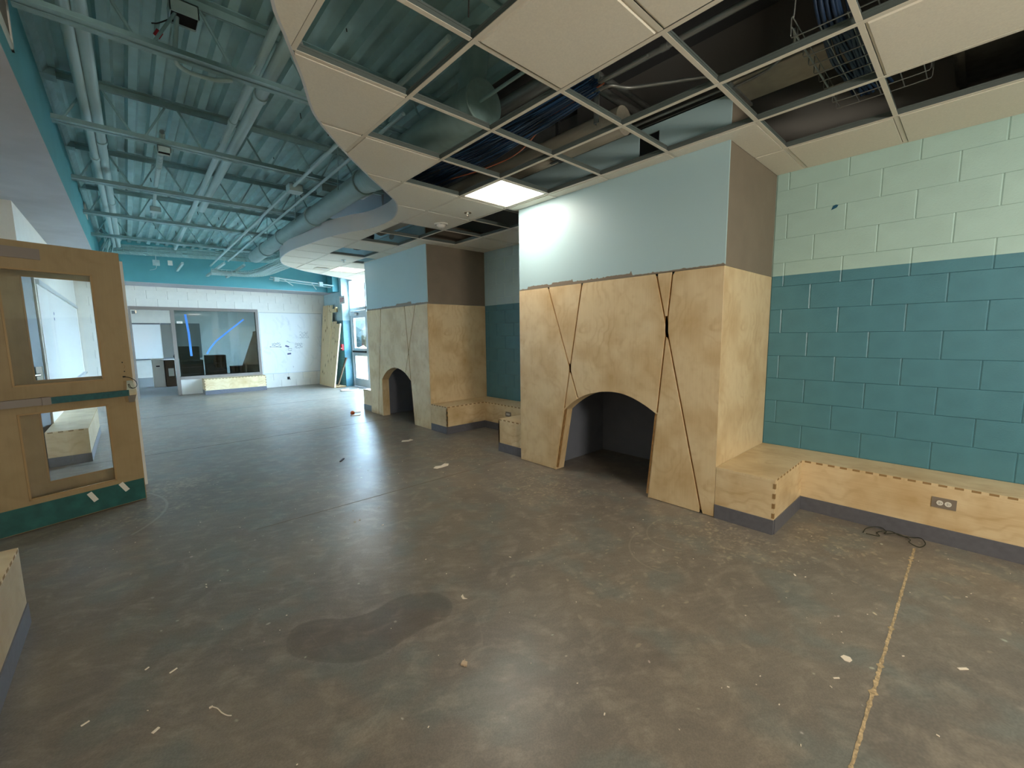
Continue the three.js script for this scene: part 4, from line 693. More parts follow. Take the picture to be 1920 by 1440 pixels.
// ---------------------------------------------------------------- power outlets
function outlet(label, p, turn, mats, horizontal = true) {
  const t = thing('power_outlet', label, 'outlet', p), q = new THREE.Quaternion().setFromAxisAngle(V(0, 1, 0), turn), put = (g) => { if (!horizontal) g.rotateZ(Math.PI / 2); g.applyQuaternion(q); g.translate(...p); return g; };
  part(t, 'cover_plate', put(bx(-0.058, -0.035, 0, 0.058, 0.035, 0.006)), mats[0]);
  for (const s of [-1, 1]) { const c = new THREE.CylinderGeometry(0.0165, 0.0165, 0.003, 20); c.rotateX(Math.PI / 2); c.translate(s * 0.0195, 0, 0.0075); const f = part(t, 'socket', put(c), mats[1]); part(f, 'slot', [put(bx(s * 0.0195 - 0.007, 0.003, 0.009, s * 0.0195 + 0.002, 0.0055, 0.0095)), put(bx(s * 0.0195 - 0.007, -0.0055, 0.009, s * 0.0195 + 0.002, -0.003, 0.0095)), put(bx(s * 0.0195 + 0.006, -0.0022, 0.009, s * 0.0195 + 0.0095, 0.0022, 0.0095))], M.black); }
  part(t, 'screw', put(bx(-0.0025, -0.0025, 0.006, 0.0025, 0.0025, 0.0075)), M.chrome);
  return t;
}
const plateBrown = S({ color: 0x877c70, roughness: 0.4 });
outlet('brown power outlet plate with two white sockets on the front of the right bench', [3.93, 0.281, -0.062], -Math.PI / 2, [plateBrown, M.plastic]);
outlet('small power outlet on the bench front in the recess between the nooks', [4.06, 0.275, -4.56], -Math.PI / 2, [plateBrown, M.plastic]);
{ const t = thing('outlet_box', 'open black outlet box low on the white far wall under the whiteboard', 'outlet', [3.48, 0.24, -13.79]); part(t, 'box', bx(3.45, 0.205, -13.795, 3.515, 0.285, -13.78), M.black); part(t, 'ring', [bx(3.44, 0.285, -13.795, 3.53, 0.293, -13.779), bx(3.44, 0.197, -13.795, 3.53, 0.205, -13.779)], M.plastic); part(t, 'wire', tube([[3.49, 0.24, -13.78], [3.52, 0.2, -13.76], [3.53, 0.22, -13.78]], 0.004, 5), M.black); }

// ---------------------------------------------------------------- doors on the left
// a leaf in its own axes: u from its free edge (0) to the hinge, v up; then turned and put in place
function leaf(label, corner, yaw, front, detailed) {
  const t = thing('glazed_door', label, 'door', [corner[0], 0, corner[1]]), q = new THREE.Quaternion().setFromAxisAngle(V(0, 1, 0), yaw), W = 0.92, Ht = 2.165, T = 0.045, B = 0.008;
  // local x = -u, z = towards the viewer
  const put = (g) => { g.applyQuaternion(q); g.translate(corner[0], 0, corner[1]); return g; };
  const r = detailed ? 0.7 : 0.668, L = [[0.185, r, 1.1, 1.967], [0.185, r, 0.235, 0.898]]; // both lites
  const sh = poly([[-W, B], [0, B], [0, Ht], [-W, Ht]]); for (const [a, b, c, d] of L) { const h = new THREE.Path(); h.moveTo(-b, c); h.lineTo(-b, d); h.lineTo(-a, d); h.lineTo(-a, c); h.closePath(); sh.holes.push(h); }
  const g = new THREE.ExtrudeGeometry(sh, { depth: T, bevelEnabled: false }); g.translate(0, 0, -T); part(t, 'leaf', put(uvBox(g)), front);
  part(t, 'edge_strip', put(detailed ? bx(0, B, -T, 0.0015, Ht, 0) : bx(-0.03, B, -T, 0.0015, Ht, 0.002)), detailed ? M.oakEdge : M.white);
  for (const [a, b, c, d] of L) {
    part(t, 'glazing_bead', [[a, b, c, c + 0.012], [a, b, d - 0.012, d], [a, a + 0.012, c, d], [b - 0.012, b, c, d]].map(([p, r, s, e]) => put(bx(-r, s, -0.012, -p, e, 0.004))), M.oakEdge);
    part(t, 'glass', put(bx(-b + 0.004, c + 0.004, -0.026, -a - 0.004, d - 0.004, -0.02)), M.glass);
  }
  if (detailed) {
    part(t, 'kick_plate', put(bx(-W + 0.01, 0.012, 0, -0.004, 0.2, 0.0016)), M.kickTeal);
    const bar = part(t, 'push_bar', put(bx(-0.535, 0.958, 0.05, -0.062, 1.008, 0.075)), M.filmTeal); part(bar, 'bar_end', put(bx(-W + 0.03, 0.955, 0.03, -0.535, 1.01, 0.07)), M.bronze); part(bar, 'bar_end', put(bx(-0.58, 0.953, 0.028, -0.532, 1.012, 0.076)), M.bronze);
    // latch case: tapered chrome housing
    const lc = part(t, 'latch_case', [put(hexa([[-0.066, 0.898, 0], [-0.014, 0.898, 0], [-0.02, 0.898, 0.045], [-0.06, 0.898, 0.045], [-0.074, 0.96, 0], [-0.006, 0.96, 0], [-0.01, 0.96, 0.062], [-0.07, 0.96, 0.062]])), put(hexa([[-0.074, 0.96, 0], [-0.006, 0.96, 0], [-0.008, 0.96, 0.064], [-0.072, 0.96, 0.064], [-0.074, 1.01, 0], [-0.006, 1.01, 0], [-0.008, 1.01, 0.064], [-0.072, 1.01, 0.064]])), put(hexa([[-0.074, 1.01, 0], [-0.006, 1.01, 0], [-0.01, 1.01, 0.06], [-0.07, 1.01, 0.06], [-0.066, 1.086, 0], [-0.014, 1.086, 0], [-0.02, 1.086, 0.045], [-0.06, 1.086, 0.045]]))], M.chrome);
    part(lc, 'cord', put(tube([[-0.06, 1.12, 0.006], [-0.03, 1.11, 0.03], [0.0, 1.08, 0.045], [0.002, 1.04, 0.06], [-0.02, 1.02, 0.066], [-0.045, 1.03, 0.068], [-0.05, 1.06, 0.06]], 0.0028, 6, 40)), M.black);
    part(lc, 'cord_knot', put(bx(-0.066, 1.114, 0.0, -0.05, 1.126, 0.012)), M.black);
    part(t, 'drill_hole', [[-0.058, 1.243], [-0.05, 1.165]].map(([a, b]) => { const c = new THREE.CylinderGeometry(0.005, 0.005, 0.0012, 12); c.rotateX(Math.PI / 2); c.translate(a, b, 0.0004); return put(c); }), M.black);
    part(t, 'scuff', put(tube([[-0.052, 1.225, 0.0005], [-0.044, 1.208, 0.0005], [-0.05, 1.19, 0.0005]], 0.0018, 5)), M.fingerEnd);
    part(t, 'closer_plate', put(bx(-W + 0.02, 2.04, 0, -0.47, 2.118, 0.016)), M.bronze);
    for (const [a, b, r] of [[-0.146, 0.163, 0.5], [-0.352, 0.145, 0.45]]) { const k = new THREE.BoxGeometry(0.034, 0.088, 0.0012); k.rotateZ(r); k.translate(a, b, 0.0026); part(t, 'protective_tab', put(k), M.plastic); }
  } else part(t, 'push_bar', put(bx(-0.8, 0.958, 0.03, -0.1, 1.008, 0.07)), M.bronze);
  return t;
}
const YAW = THREE.MathUtils.degToRad(20.17), nrm = [Math.sin(YAW), Math.cos(YAW)], along = [-Math.cos(YAW), Math.sin(YAW)];
leaf('open wooden door with two glass lites, chrome latch and teal kick plate', [0.007, -4.96], YAW, M.oak, true);
leaf('second wooden door leaf right behind the open one, with a bright white edge', [0.007 - nrm[0] * 0.45 - along[0] * 0.188, -4.96 - nrm[1] * 0.45 - along[1] * 0.188], YAW, M.oak, false);
{ // dark door seen through the glass, and hollow-metal frame
  const t = thing('dark_door', 'dark grey door with a chrome latch, seen through the upper glass of the wooden door', 'door', [-0.74, 0, -7.3]);
  const f = (u) => [-0.9 + 0.24 * u, -7.72 + 0.02 * u]; part(t, 'leaf', hexa([[-0.97, 0.01, -7.3], [-0.79, 0.01, -7.72], [-0.83, 0.01, -7.74], [-0.99, 0.01, -7.33], [-0.97, 2.2, -7.3], [-0.79, 2.2, -7.72], [-0.83, 2.2, -7.74], [-0.99, 2.2, -7.33]]), M.doorDark);
  part(t, 'latch', bx(-0.84, 0.95, -7.64, -0.79, 1.13, -7.58), M.chrome); part(t, 'push_bar', rod([-0.93, 1.03, -7.32], [-0.81, 1.03, -7.6], 0.018, 8), M.chrome);
  const d = structure('door_1', [-0.75, 0, -7.4]); part(d, 'frame', [bx(-0.8, 0, -7.8, -0.77, 2.3, -7.75)], M.plastic);
}
{ // whiteboard on the left far wall, with its rail
  const t = thing('whiteboard', 'whiteboard on the left wall, seen through the upper glass of the wooden door', 'whiteboard', [-0.77, 1.3, -10.8]); part(t, 'panel', bx(-0.78, 0.75, -13.4, -0.768, 2.14, -7.9), M.board); part(t, 'top_rail', bx(-0.78, 2.14, -13.5, -0.745, 2.2, -7.9), M.alu); part(t, 'tray', bx(-0.78, 0.72, -13.4, -0.72, 0.75, -7.9), M.alu);
  part(t, 'ink_mark', [bx(-0.768, 1.82, -9.3, -0.7675, 1.86, -9.22), bx(-0.768, 1.74, -9.28, -0.7675, 1.78, -9.2)], S({ color: 0x2b2b66 }));
}

// ---------------------------------------------------------------- interior window and doorway in the far wall
const FZ = -13.79;
{
  const w = structure('window_1', [1.5, 0, FZ]), F = 0.075, z0 = FZ - 0.1, z1 = FZ + 0.02;
  part(w, 'frame', bx(WIN.x0, WIN.top - F, z0, WIN.x1, WIN.top, z1), M.bronze); part(w, 'frame', bx(WIN.xm0, 0, z0, WIN.xm1, WIN.top - F, z1), M.bronze); part(w, 'frame', bx(WIN.x0 - 0.02, 0, z0, WIN.x0 + 0.04, WIN.top - F, z1), M.bronze);
  part(w, 'frame', bx(WIN.x1 - 0.06, WIN.sill, z0, WIN.x1, WIN.top - F, z1), M.bronze); part(w, 'frame', bx(WIN.xm1, WIN.sill, z0, WIN.x1 - 0.06, WIN.sill + F, z1 + 0.02), M.bronze);
  part(w, 'pane', bx(WIN.xm1, WIN.sill + F, FZ - 0.05, WIN.x1 - 0.06, WIN.top - F, FZ - 0.044), M.glassTint);
  part(w, 'edge_bead', [bx(WIN.x1, WIN.sill - 0.01, FZ - 0.02, WIN.x1 + 0.03, WIN.top, FZ + 0.012)], M.plastic);
  const c = thing('door_closer', 'small chrome door closer at the top of the far doorway', 'door closer', [0.2, 2.1, FZ]); part(c, 'body', bx(0.14, 2.07, FZ - 0.02, 0.2, 2.14, FZ + 0.03), M.grey); part(c, 'arm', bx(0.2, 2.08, FZ, 0.23, 2.16, FZ + 0.02), M.chrome);
  const lk = thing('door_strike', 'black latch keeper on the frame between far doorway and window', 'latch', [0.86, 1.0, FZ]); part(lk, 'plate', bx(0.855, 0.95, FZ - 0.04, 0.865, 1.06, FZ), M.black); part(lk, 'lip', bx(0.84, 0.98, FZ - 0.02, 0.855, 1.03, FZ - 0.005), M.black);
  const tz = FZ - 0.042, strip = (pts, wd) => { const g = []; for (let i = 0; i < pts.length - 1; i++) { const [a, b] = pts[i], [d, e] = pts[i + 1], l = Math.hypot(d - a, e - b), nx = (-(e - b) / l) * wd, ny = ((d - a) / l) * wd; g.push(hexa([[a + nx, b + ny, tz], [d + nx, e + ny, tz], [d - nx, e - ny, tz], [a - nx, b - ny, tz], [a + nx, b + ny, tz + 0.001], [d + nx, e + ny, tz + 0.001], [d - nx, e - ny, tz + 0.001], [a - nx, b - ny, tz + 0.001]])); } return g; };
  single('tape_strip', 'upright strip of blue masking tape on the interior window', 'tape', strip([[1.17, 2.08], [1.205, 1.6], [1.215, 1.0]], 0.025), M.tapeBlue);
  single('tape_strip', 'slanting bent strip of blue masking tape on the interior window', 'tape', strip([[2.46, 1.97], [2.12, 1.68], [1.78, 1.38], [1.64, 1.2], [1.55, 1.04]], 0.02), M.tapeBlue);
  const s = thing('window_sticker', 'small white sticker with a line of print on the interior window', 'sticker', [1.03, 1.86, tz]);
  const cv = document.createElement('canvas'); cv.width = 128; cv.height = 64; const g = cv.getContext('2d'); g.fillStyle = '#f2ede2'; g.fillRect(0, 0, 128, 64); g.fillStyle = '#a9683c'; for (let i = 0; i < 7; i++) g.fillRect(28 + i * 11, 28, 8, 7); const tx = new THREE.CanvasTexture(cv); tx.colorSpace = THREE.SRGBColorSpace;
  const pg = new THREE.BoxGeometry(0.12, 0.055, 0.001); pg.translate(1.04, 1.872, tz + 0.0008); part(s, 'sheet', pg, S({ map: tx, roughness: 0.7 }));
}
{ // whiteboard with notes
  const t = thing('whiteboard', 'large whiteboard with faint marker notes on the white far wall', 'whiteboard', [3.65, 0.4, FZ]);
  const cv = document.createElement('canvas'); cv.width = 1024; cv.height = 1080; const g = cv.getContext('2d'), X = (x) => ((x - 2.83) / 1.7) * 1024, Y = (y) => (1 - (y - 0.42) / 1.76) * 1080;
  g.fillStyle = '#e6e7e6'; g.fillRect(0, 0, 1024, 1080); let q = 5; const r = () => { q = (q * 1664525 + 1013904223) >>> 0; return q / 4294967296; };
  for (let i = 0; i < 60; i++) { g.strokeStyle = `rgba(150,155,165,${0.04 + r() * 0.06})`; g.lineWidth = 8 + r() * 30; g.beginPath(); const x = r() * 1024, y = r() * 1080; g.moveTo(x, y); g.quadraticCurveTo(x + r() * 120, y + r() * 120, x + r() * 160 - 40, y + r() * 240); g.stroke(); }
  const scrib = (x, y, w, h, rows, col, a) => { g.strokeStyle = col; g.globalAlpha = a; g.lineWidth = 5; for (let k = 0; k < rows; k++) { g.beginPath(); let cx = X(x), cy = Y(y) + ((k + 0.5) * h) / rows; g.moveTo(cx, cy); while (cx < X(x) + w) { cx += 6 + r() * 9; g.lineTo(cx, cy + (r() - 0.5) * (h / rows) * 1.1); } g.stroke(); } g.globalAlpha = 1; };
  scrib(3.1, 1.31, 130, 70, 3, '#4c4c5a', 0.8); g.strokeStyle = '#5a5a66'; g.lineWidth = 4; g.beginPath(); g.moveTo(X(3.05), Y(1.19)); g.lineTo(X(3.34), Y(1.175)); g.stroke(); g.beginPath(); g.arc(X(3.06), Y(1.19), 9, 0, 7); g.arc(X(3.33), Y(1.18), 9, 0, 7); g.stroke();
  scrib(3.5, 1.35, 50, 30, 1, '#4c4c5a', 0.7); scrib(3.52, 1.13, 60, 50, 2, '#4c4c5a', 0.8); scrib(3.72, 1.3, 120, 110, 4, '#525566', 0.7); scrib(3.86, 1.62, 150, 120, 4, '#7a7f88', 0.5); scrib(3.62, 0.62, 10, 50, 2, '#6a6a76', 0.6);
  g.fillStyle = '#262a66'; for (const [x, y, a] of [[3.46, 1.23, 0.35], [3.49, 0.985, -0.12]]) { g.save(); g.translate(X(x), Y(y)); g.rotate(a); g.fillRect(0, 0, 62, 26); g.restore(); }
  const tx = new THREE.CanvasTexture(cv); tx.colorSpace = THREE.SRGBColorSpace; const pg = new THREE.BoxGeometry(1.7, 1.76, 0.014); pg.translate(3.68, 1.3, FZ + 0.012); part(t, 'panel', pg, PH({ map: tx, roughness: 0.3 }));
  part(t, 'frame', [bx(2.815, 0.4, FZ, 2.832, 2.19, FZ + 0.022), bx(4.528, 0.4, FZ, 4.545, 2.19, FZ + 0.022), bx(2.815, 0.4, FZ, 4.545, 0.42, FZ + 0.022)], M.alu);
  part(t, 'top_rail', bx(2.81, 2.17, FZ, 4.55, 2.235, FZ + 0.03), M.plastic); part(t, 'rail_groove', bx(2.83, 2.165, FZ + 0.03, 4.53, 2.172, FZ + 0.033), M.grey);
}
// ---------------------------------------------------------------- the room behind the interior window
const room = structure('room_far', [1.5, 0, -17.5]);
{
  const z0 = -21.2, z1 = -13.96, x0 = -1.2, x1 = 4.9, wc = M.whiteCmu;
  part(room, 'floor_slab', bx(x0, -0.12, z0, 5.2, 0, z1 + 0.06), M.farFloor); part(room, 'ceiling_panel', bx(x0, 3.0, z0, x1, 3.1, z1), M.white);
  part(room, 'wall_panel', bx(x0, 0, z0 - 0.15, x1, 3.0, z0), wc); part(room, 'wall_panel', bx(x0 - 0.15, 0, z0, x0, 3.0, z1), wc);
  part(room, 'wall_panel', bx(x1, 0, z0, x1 + 0.15, 0.9, z1), wc); part(room, 'wall_panel', bx(x1, 2.5, z0, x1 + 0.15, 3.0, z1), wc); part(room, 'wall_panel', bx(x1, 0.9, z0, x1 + 0.15, 2.5, -19.3), wc); part(room, 'wall_panel', bx(x1, 0.9, -16.4, x1 + 0.15, 2.5, z1), wc);
  const w2 = structure('window_2', [4.95, 0.9, -17.6]); for (const z of [-19.3, -17.85, -16.46]) part(w2, 'frame', bx(4.93, 0.9, z, 5.0, 2.5, z + 0.06), M.alu); part(w2, 'pane', bx(4.96, 0.92, -19.3, 4.966, 2.48, -16.4), M.glass);
  const t = thing('whiteboard', 'pale whiteboard in the room behind the far doorway', 'whiteboard', [0.4, 0.85, -21.2]); part(t, 'panel', bx(-0.6, 0.72, -21.2, 0.98, 2.02, -21.18), M.board); part(t, 'top_rail', bx(-0.6, 2.02, -21.2, 0.99, 2.07, -21.16), M.grey); part(t, 'tray', bx(-0.6, 0.68, -21.2, 0.99, 0.72, -21.12), M.grey);
  const tb = thing('tack_board', 'grey-brown tack board beside the whiteboard in the far room', 'tack board', [1.6, 0.8, -21.2]); part(tb, 'panel', bx(1.0, 0.72, -21.2, 2.2, 2.02, -21.185), S({ color: 0x7d7a72, roughness: 0.9 })); part(tb, 'frame', [bx(2.19, 0.72, -21.2, 2.22, 2.07, -21.175), bx(1.0, 0.69, -21.2, 2.2, 0.74, -21.175), bx(1.0, 2.02, -21.2, 2.2, 2.07, -21.165)], M.grey);
}
function carton(label, x0, y0, z0, w, h, d, mat, opts = {}) {
  const t = thing('cardboard_box', label, 'box', [x0 + w / 2, y0, z0 + d / 2], opts.group), k = 0.006;
  part(t, 'body', opts.open ? [bx(x0, y0, z0, x0 + w, y0 + h, z0 + k), bx(x0, y0, z0 + d - k, x0 + w, y0 + h, z0 + d), bx(x0, y0, z0, x0 + k, y0 + h, z0 + d), bx(x0 + w - k, y0, z0, x0 + w, y0 + h, z0 + d), bx(x0, y0, z0, x0 + w, y0 + k, z0 + d)] : bx(x0, y0, z0, x0 + w, y0 + h, z0 + d), mat);
  if (opts.open) { part(t, 'flap', hexa([[x0, y0 + h, z0], [x0, y0 + h, z0 + d], [x0 - 0.1, y0 + h + 0.02, z0 + d], [x0 - 0.1, y0 + h + 0.02, z0], [x0, y0 + h + 0.006, z0], [x0, y0 + h + 0.006, z0 + d], [x0 - 0.1, y0 + h + 0.026, z0 + d], [x0 - 0.1, y0 + h + 0.026, z0]]), mat); }
  else part(t, 'tape_seam', bx(x0 + w * 0.45, y0 + h, z0, x0 + w * 0.55, y0 + h + 0.001, z0 + d), M.grey);
  if (opts.handle) part(t, 'hand_hole', bx(x0 + w * 0.3, y0 + h * 0.72, z0 + d, x0 + w * 0.62, y0 + h * 0.76, z0 + d + 0.001), M.darkHole);
  if (opts.labelled) part(t, 'paper_label', bx(x0 + w * 0.3, y0 + h * 0.4, z0 + d, x0 + w * 0.85, y0 + h * 0.7, z0 + d + 0.001), M.plastic);
  if (opts.strip) part(t, 'tape_strip', [bx(x0, y0 + h * 0.86, z0 + d, x0 + w * 0.3, y0 + h * 0.95, z0 + d + 0.001), bx(x0 + w * 0.55, y0 + h * 0.86, z0 + d, x0 + w * 0.95, y0 + h * 0.95, z0 + d + 0.001)], M.grey);
  return t;
}
carton('tall white open carton with a hand hole on the floor of the far doorway', 0.5, 0, -17.1, 0.27, 0.86, 0.45, M.plastic, { open: true, handle: true });
carton('brown open carton with a paper label beside the tall white one', 0.785, 0, -17.0, 0.24, 0.8, 0.42, M.card, { open: true, labelled: true });
for (let k = 0; k < 6; k++) carton(['lowest', 'second lowest', 'third from the floor', 'fourth from the floor', 'fifth from the floor', 'topmost'][k] + ' of the dark flat cartons stacked behind the window\'s left side', 1.12 + (k > 3 ? 0.0 : 0.0), k * 0.205, -16.2, k > 3 ? 0.46 : 0.53, 0.2, 0.5, M.cardDark, { strip: k === 3, group: 'dark cartons stacked behind the interior window' });
for (let k = 0; k < 4; k++) carton(['lowest', 'second', 'third', 'topmost'][k] + ' of the four dark cartons in the stack at the middle of the window', 1.72, k * 0.2375, -16.1, 0.5, 0.232, 0.5, M.cardDark, { group: 'second stack of dark cartons behind the window' });
carton('low dark carton at the foot of the leaning black sheets', 2.35, 0, -16.0, 0.5, 0.58, 0.4, M.cardDark);
for (const [a, lab] of [[0, 'wide black sheet of board that leans behind the window\'s right edge, left one'], [1, 'narrow black sheet of board that leans behind the window\'s right edge, right one']]) { const t = thing('leaning_sheet', lab, 'board', [2.9 + a * 0.3, 0, -15.6]); const x = 2.42 + a * 0.42, dz = -0.25 * a; part(t, 'sheet', hexa([[x, 0, -15.5 + dz], [x + 0.62 - a * 0.2, 0, -15.5 + dz], [x + 0.62 - a * 0.2, 0, -15.53 + dz], [x, 0, -15.53 + dz], [3.02 + a * 0.02, 1.66, -15.5 + dz], [3.1 + a * 0.12, 1.7, -15.5 + dz], [3.1 + a * 0.12, 1.7, -15.53 + dz], [3.02 + a * 0.02, 1.66, -15.53 + dz]]), M.cardDark); part(t, 'edge_band', hexa([[x - 0.012, 0, -15.495 + dz], [x, 0, -15.495 + dz], [x, 0, -15.53 + dz], [x - 0.012, 0, -15.53 + dz], [3.008 + a * 0.02, 1.66, -15.495 + dz], [3.02 + a * 0.02, 1.66, -15.495 + dz], [3.02 + a * 0.02, 1.66, -15.53 + dz], [3.008 + a * 0.02, 1.66, -15.53 + dz]]), M.black); }

// ---------------------------------------------------------------- boards leaning in the far corner, exit sign, pull station
const knotty = (s) => { const b = hex(0xe3cba2), d = hex(0xcfaa78), k = hex(0x6b4a2c); const ks = Array.from({ length: 6 }, (_, i) => [H32(i, s, 3), H32(i, s, 9), 0.012 + 0.018 * H32(i, s, 13)]); return dataTex(128, 512, (u, v) => { let dist = 9; for (const [a, c, r] of ks) dist = Math.min(dist, Math.hypot((u - a) * 0.28, v - c) / r); const n = 0.5 + 0.5 * Math.sin((u * 7 + fbm(u, v, 4, 2, s) * 3 + 0.6 / (0.5 + dist)) * 6.28); return dist < 0.55 ? k : mixc(mixc(b, d, 0.4 * n), k, Math.max(0, 0.5 - dist * 0.3) * 0.6); }); };
function plank(label, za, zb, h, xb, xt, th, top) { // leans toward the right wall; faces -x
  const t = thing('leaning_board', label, 'board', [xb, 0, (za + zb) / 2], 'knotty boards leaning in the far corner');
  const g = hexa([[xb, 0.002, za], [xb, 0.002, zb], [xb + th, 0.002, zb], [xb + th, 0.002, za], [xt, h, za + top], [xt, h, zb + top], [xt + th, h, zb + top], [xt + th, h, za + top]]), p = g.attributes.position, uv = g.attributes.uv; for (let i = 0; i < p.count; i++) uv.setXY(i, (p.getZ(i) - za) / (zb - za), p.getY(i) / h);
  part(t, 'board', g, S({ map: knotty(Math.round(h * 100)), roughness: 0.75 })); part(t, 'sawn_edge', hexa([[xb - 0.001, 0.002, zb], [xb - 0.001, 0.002, zb + 0.004], [xb + th, 0.002, zb + 0.004], [xb + th, 0.002, zb], [xt - 0.001, h, zb + top], [xt - 0.001, h, zb + top + 0.004], [xt + th, h, zb + top + 0.004], [xt + th, h, zb + top]]), S({ color: 0xe8d3a8, roughness: 0.8 })); return t;
}
plank('tall knotty board, leftmost of those that lean in the far corner', -13.62, -13.22, 2.4, 4.3, 4.56, 0.035, -0.02);
plank('second knotty board from the left in the far corner, nearly as tall', -13.215, -12.9, 2.385, 4.29, 4.555, 0.035, 0.02);
plank('third knotty board from the left in the far corner, cut shorter', -12.895, -12.62, 1.9, 4.285, 4.54, 0.035, 0.015);
plank('shortest knotty board with a pale sawn edge, rightmost in the far corner', -12.615, -12.3, 1.83, 4.28, 4.54, 0.035, 0.02);
{ const t = thing('wood_block', 'short wood block nailed across the tops of the leaning boards', 'wood block', [4.52, 2.2, -12.7]); part(t, 'block', bx(4.5, 2.16, -12.9, 4.535, 2.26, -12.4), S({ map: knotty(33), roughness: 0.75 })); part(t, 'end_piece', bx(4.495, 2.16, -12.5, 4.54, 2.3, -12.4), S({ color: 0xcfae78, roughness: 0.8 }));
  const o = thing('leaning_board', 'thin dark offcut that leans in the shade behind the short board', 'board', [4.55, 0, -12.4]); part(o, 'board', hexa([[4.4, 0.002, -12.42], [4.4, 0.002, -12.38], [4.43, 0.002, -12.38], [4.43, 0.002, -12.42], [4.6, 0.85, -12.2], [4.6, 0.85, -12.1], [4.63, 0.85, -12.1], [4.63, 0.85, -12.2]]), M.card); part(o, 'end', bx(4.6, 0.85, -12.2, 4.63, 0.856, -12.1), M.birchEdge);
  const f = thing('floor_board', 'short board that lies on the floor behind the leaning boards', 'board', [4.5, 0, -12.5]); part(f, 'board', bx(4.33, 0.001, -12.9, 4.6, 0.03, -12.25), S({ map: knotty(71), roughness: 0.8 })); part(f, 'end', bx(4.33, 0.001, -12.25, 4.6, 0.03, -12.246), M.birchEdge); }
{
  const t = thing('exit_sign', 'white exit sign with red letters on the light blue far right wall', 'exit sign', [4.63, 2.48, -12.2]), cv = document.createElement('canvas'); cv.width = 256; cv.height = 128; const g = cv.getContext('2d'); g.fillStyle = '#efeae4'; g.fillRect(0, 0, 256, 128); g.fillStyle = '#d8363c'; g.font = 'bold 92px sans-serif'; g.textAlign = 'center'; g.textBaseline = 'middle'; g.fillText('EXIT', 128, 68); const tx = new THREE.CanvasTexture(cv); tx.colorSpace = THREE.SRGBColorSpace;
  part(t, 'housing', bx(4.605, 2.385, -12.4, 4.65, 2.6, -12.0), M.plastic); const f = new THREE.PlaneGeometry(0.38, 0.19); f.rotateY(-Math.PI / 2); f.translate(4.6035, 2.493, -12.2); part(t, 'face', f, S({ map: tx, roughness: 0.5 }));
  const p = thing('pull_station', 'red fire-alarm pull station on the dark blue wall behind the boards', 'fire alarm', [4.64, 1.15, -12.42]); part(p, 'box', bx(4.6, 1.06, -12.48, 4.65, 1.24, -12.37), M.red); part(p, 'handle', bx(4.585, 1.1, -12.46, 4.6, 1.13, -12.39), M.plastic);
}
// ---------------------------------------------------------------- glazed entrance in the right wall, far end
{
  const d = structure('door_2', [4.93, 0, -10.5]), X0 = 4.86, X1 = 4.98, fr = (y0, y1, z0, z1) => part(d, 'frame', bx(X0, y0, z0, X1, y1, z1), M.alu);
  fr(0, 3.1, -12.35, -12.28); fr(0, 3.1, -11.25, -11.17); fr(0, 3.1, -10.0, -9.94); fr(0, 3.1, -8.77, -8.7); fr(3.03, 3.1, -12.28, -8.77); fr(2.19, 2.27, -12.28, -8.77); fr(0, 0.08, -11.17, -8.77); fr(1.0, 1.05, -11.17, -8.77);
  for (const [y0, y1, z0, z1] of [[2.27, 3.03, -12.28, -11.25], [2.27, 3.03, -11.17, -10], [2.27, 3.03, -9.94, -8.77], [0.08, 1, -11.17, -10], [1.05, 2.19, -11.17, -10], [0.08, 1, -9.94, -8.77], [1.05, 2.19, -9.94, -8.77]]) part(d, 'pane', bx(4.918, y0, z0, 4.924, y1, z1), M.glass);
  const t = thing('entrance_door', 'aluminium glass entrance door with daylight behind it, left of the far nook', 'door', [4.92, 0, -11.76]), z0 = -12.27, z1 = -11.26, a = 4.89, b = 4.94, s = 0.1;
  part(t, 'stile', bx(a, 0.01, z0, b, 2.18, z0 + s), M.alu); part(t, 'stile', bx(a, 0.01, z1 - s, b, 2.18, z1), M.alu); part(t, 'rail', bx(a, 0.01, z0 + s, b, 0.25, z1 - s), M.alu); part(t, 'rail', bx(a, 0.9, z0 + s, b, 1.12, z1 - s), M.alu); part(t, 'rail', bx(a, 1.98, z0 + s, b, 2.18, z1 - s), M.alu);
  part(t, 'glass', bx(4.912, 0.25, z0 + s, 4.918, 0.9, z1 - s), M.glass); part(t, 'glass', bx(4.912, 1.12, z0 + s, 4.918, 1.98, z1 - s), M.glass);
  part(t, 'push_bar', bx(4.83, 1.0, z0 + 0.06, 4.87, 1.05, z1 - 0.06), M.darkSteel); part(t, 'closer', bx(4.8, 2.05, z0 + 0.1, 4.86, 2.13, z0 + 0.42), M.alu);
}
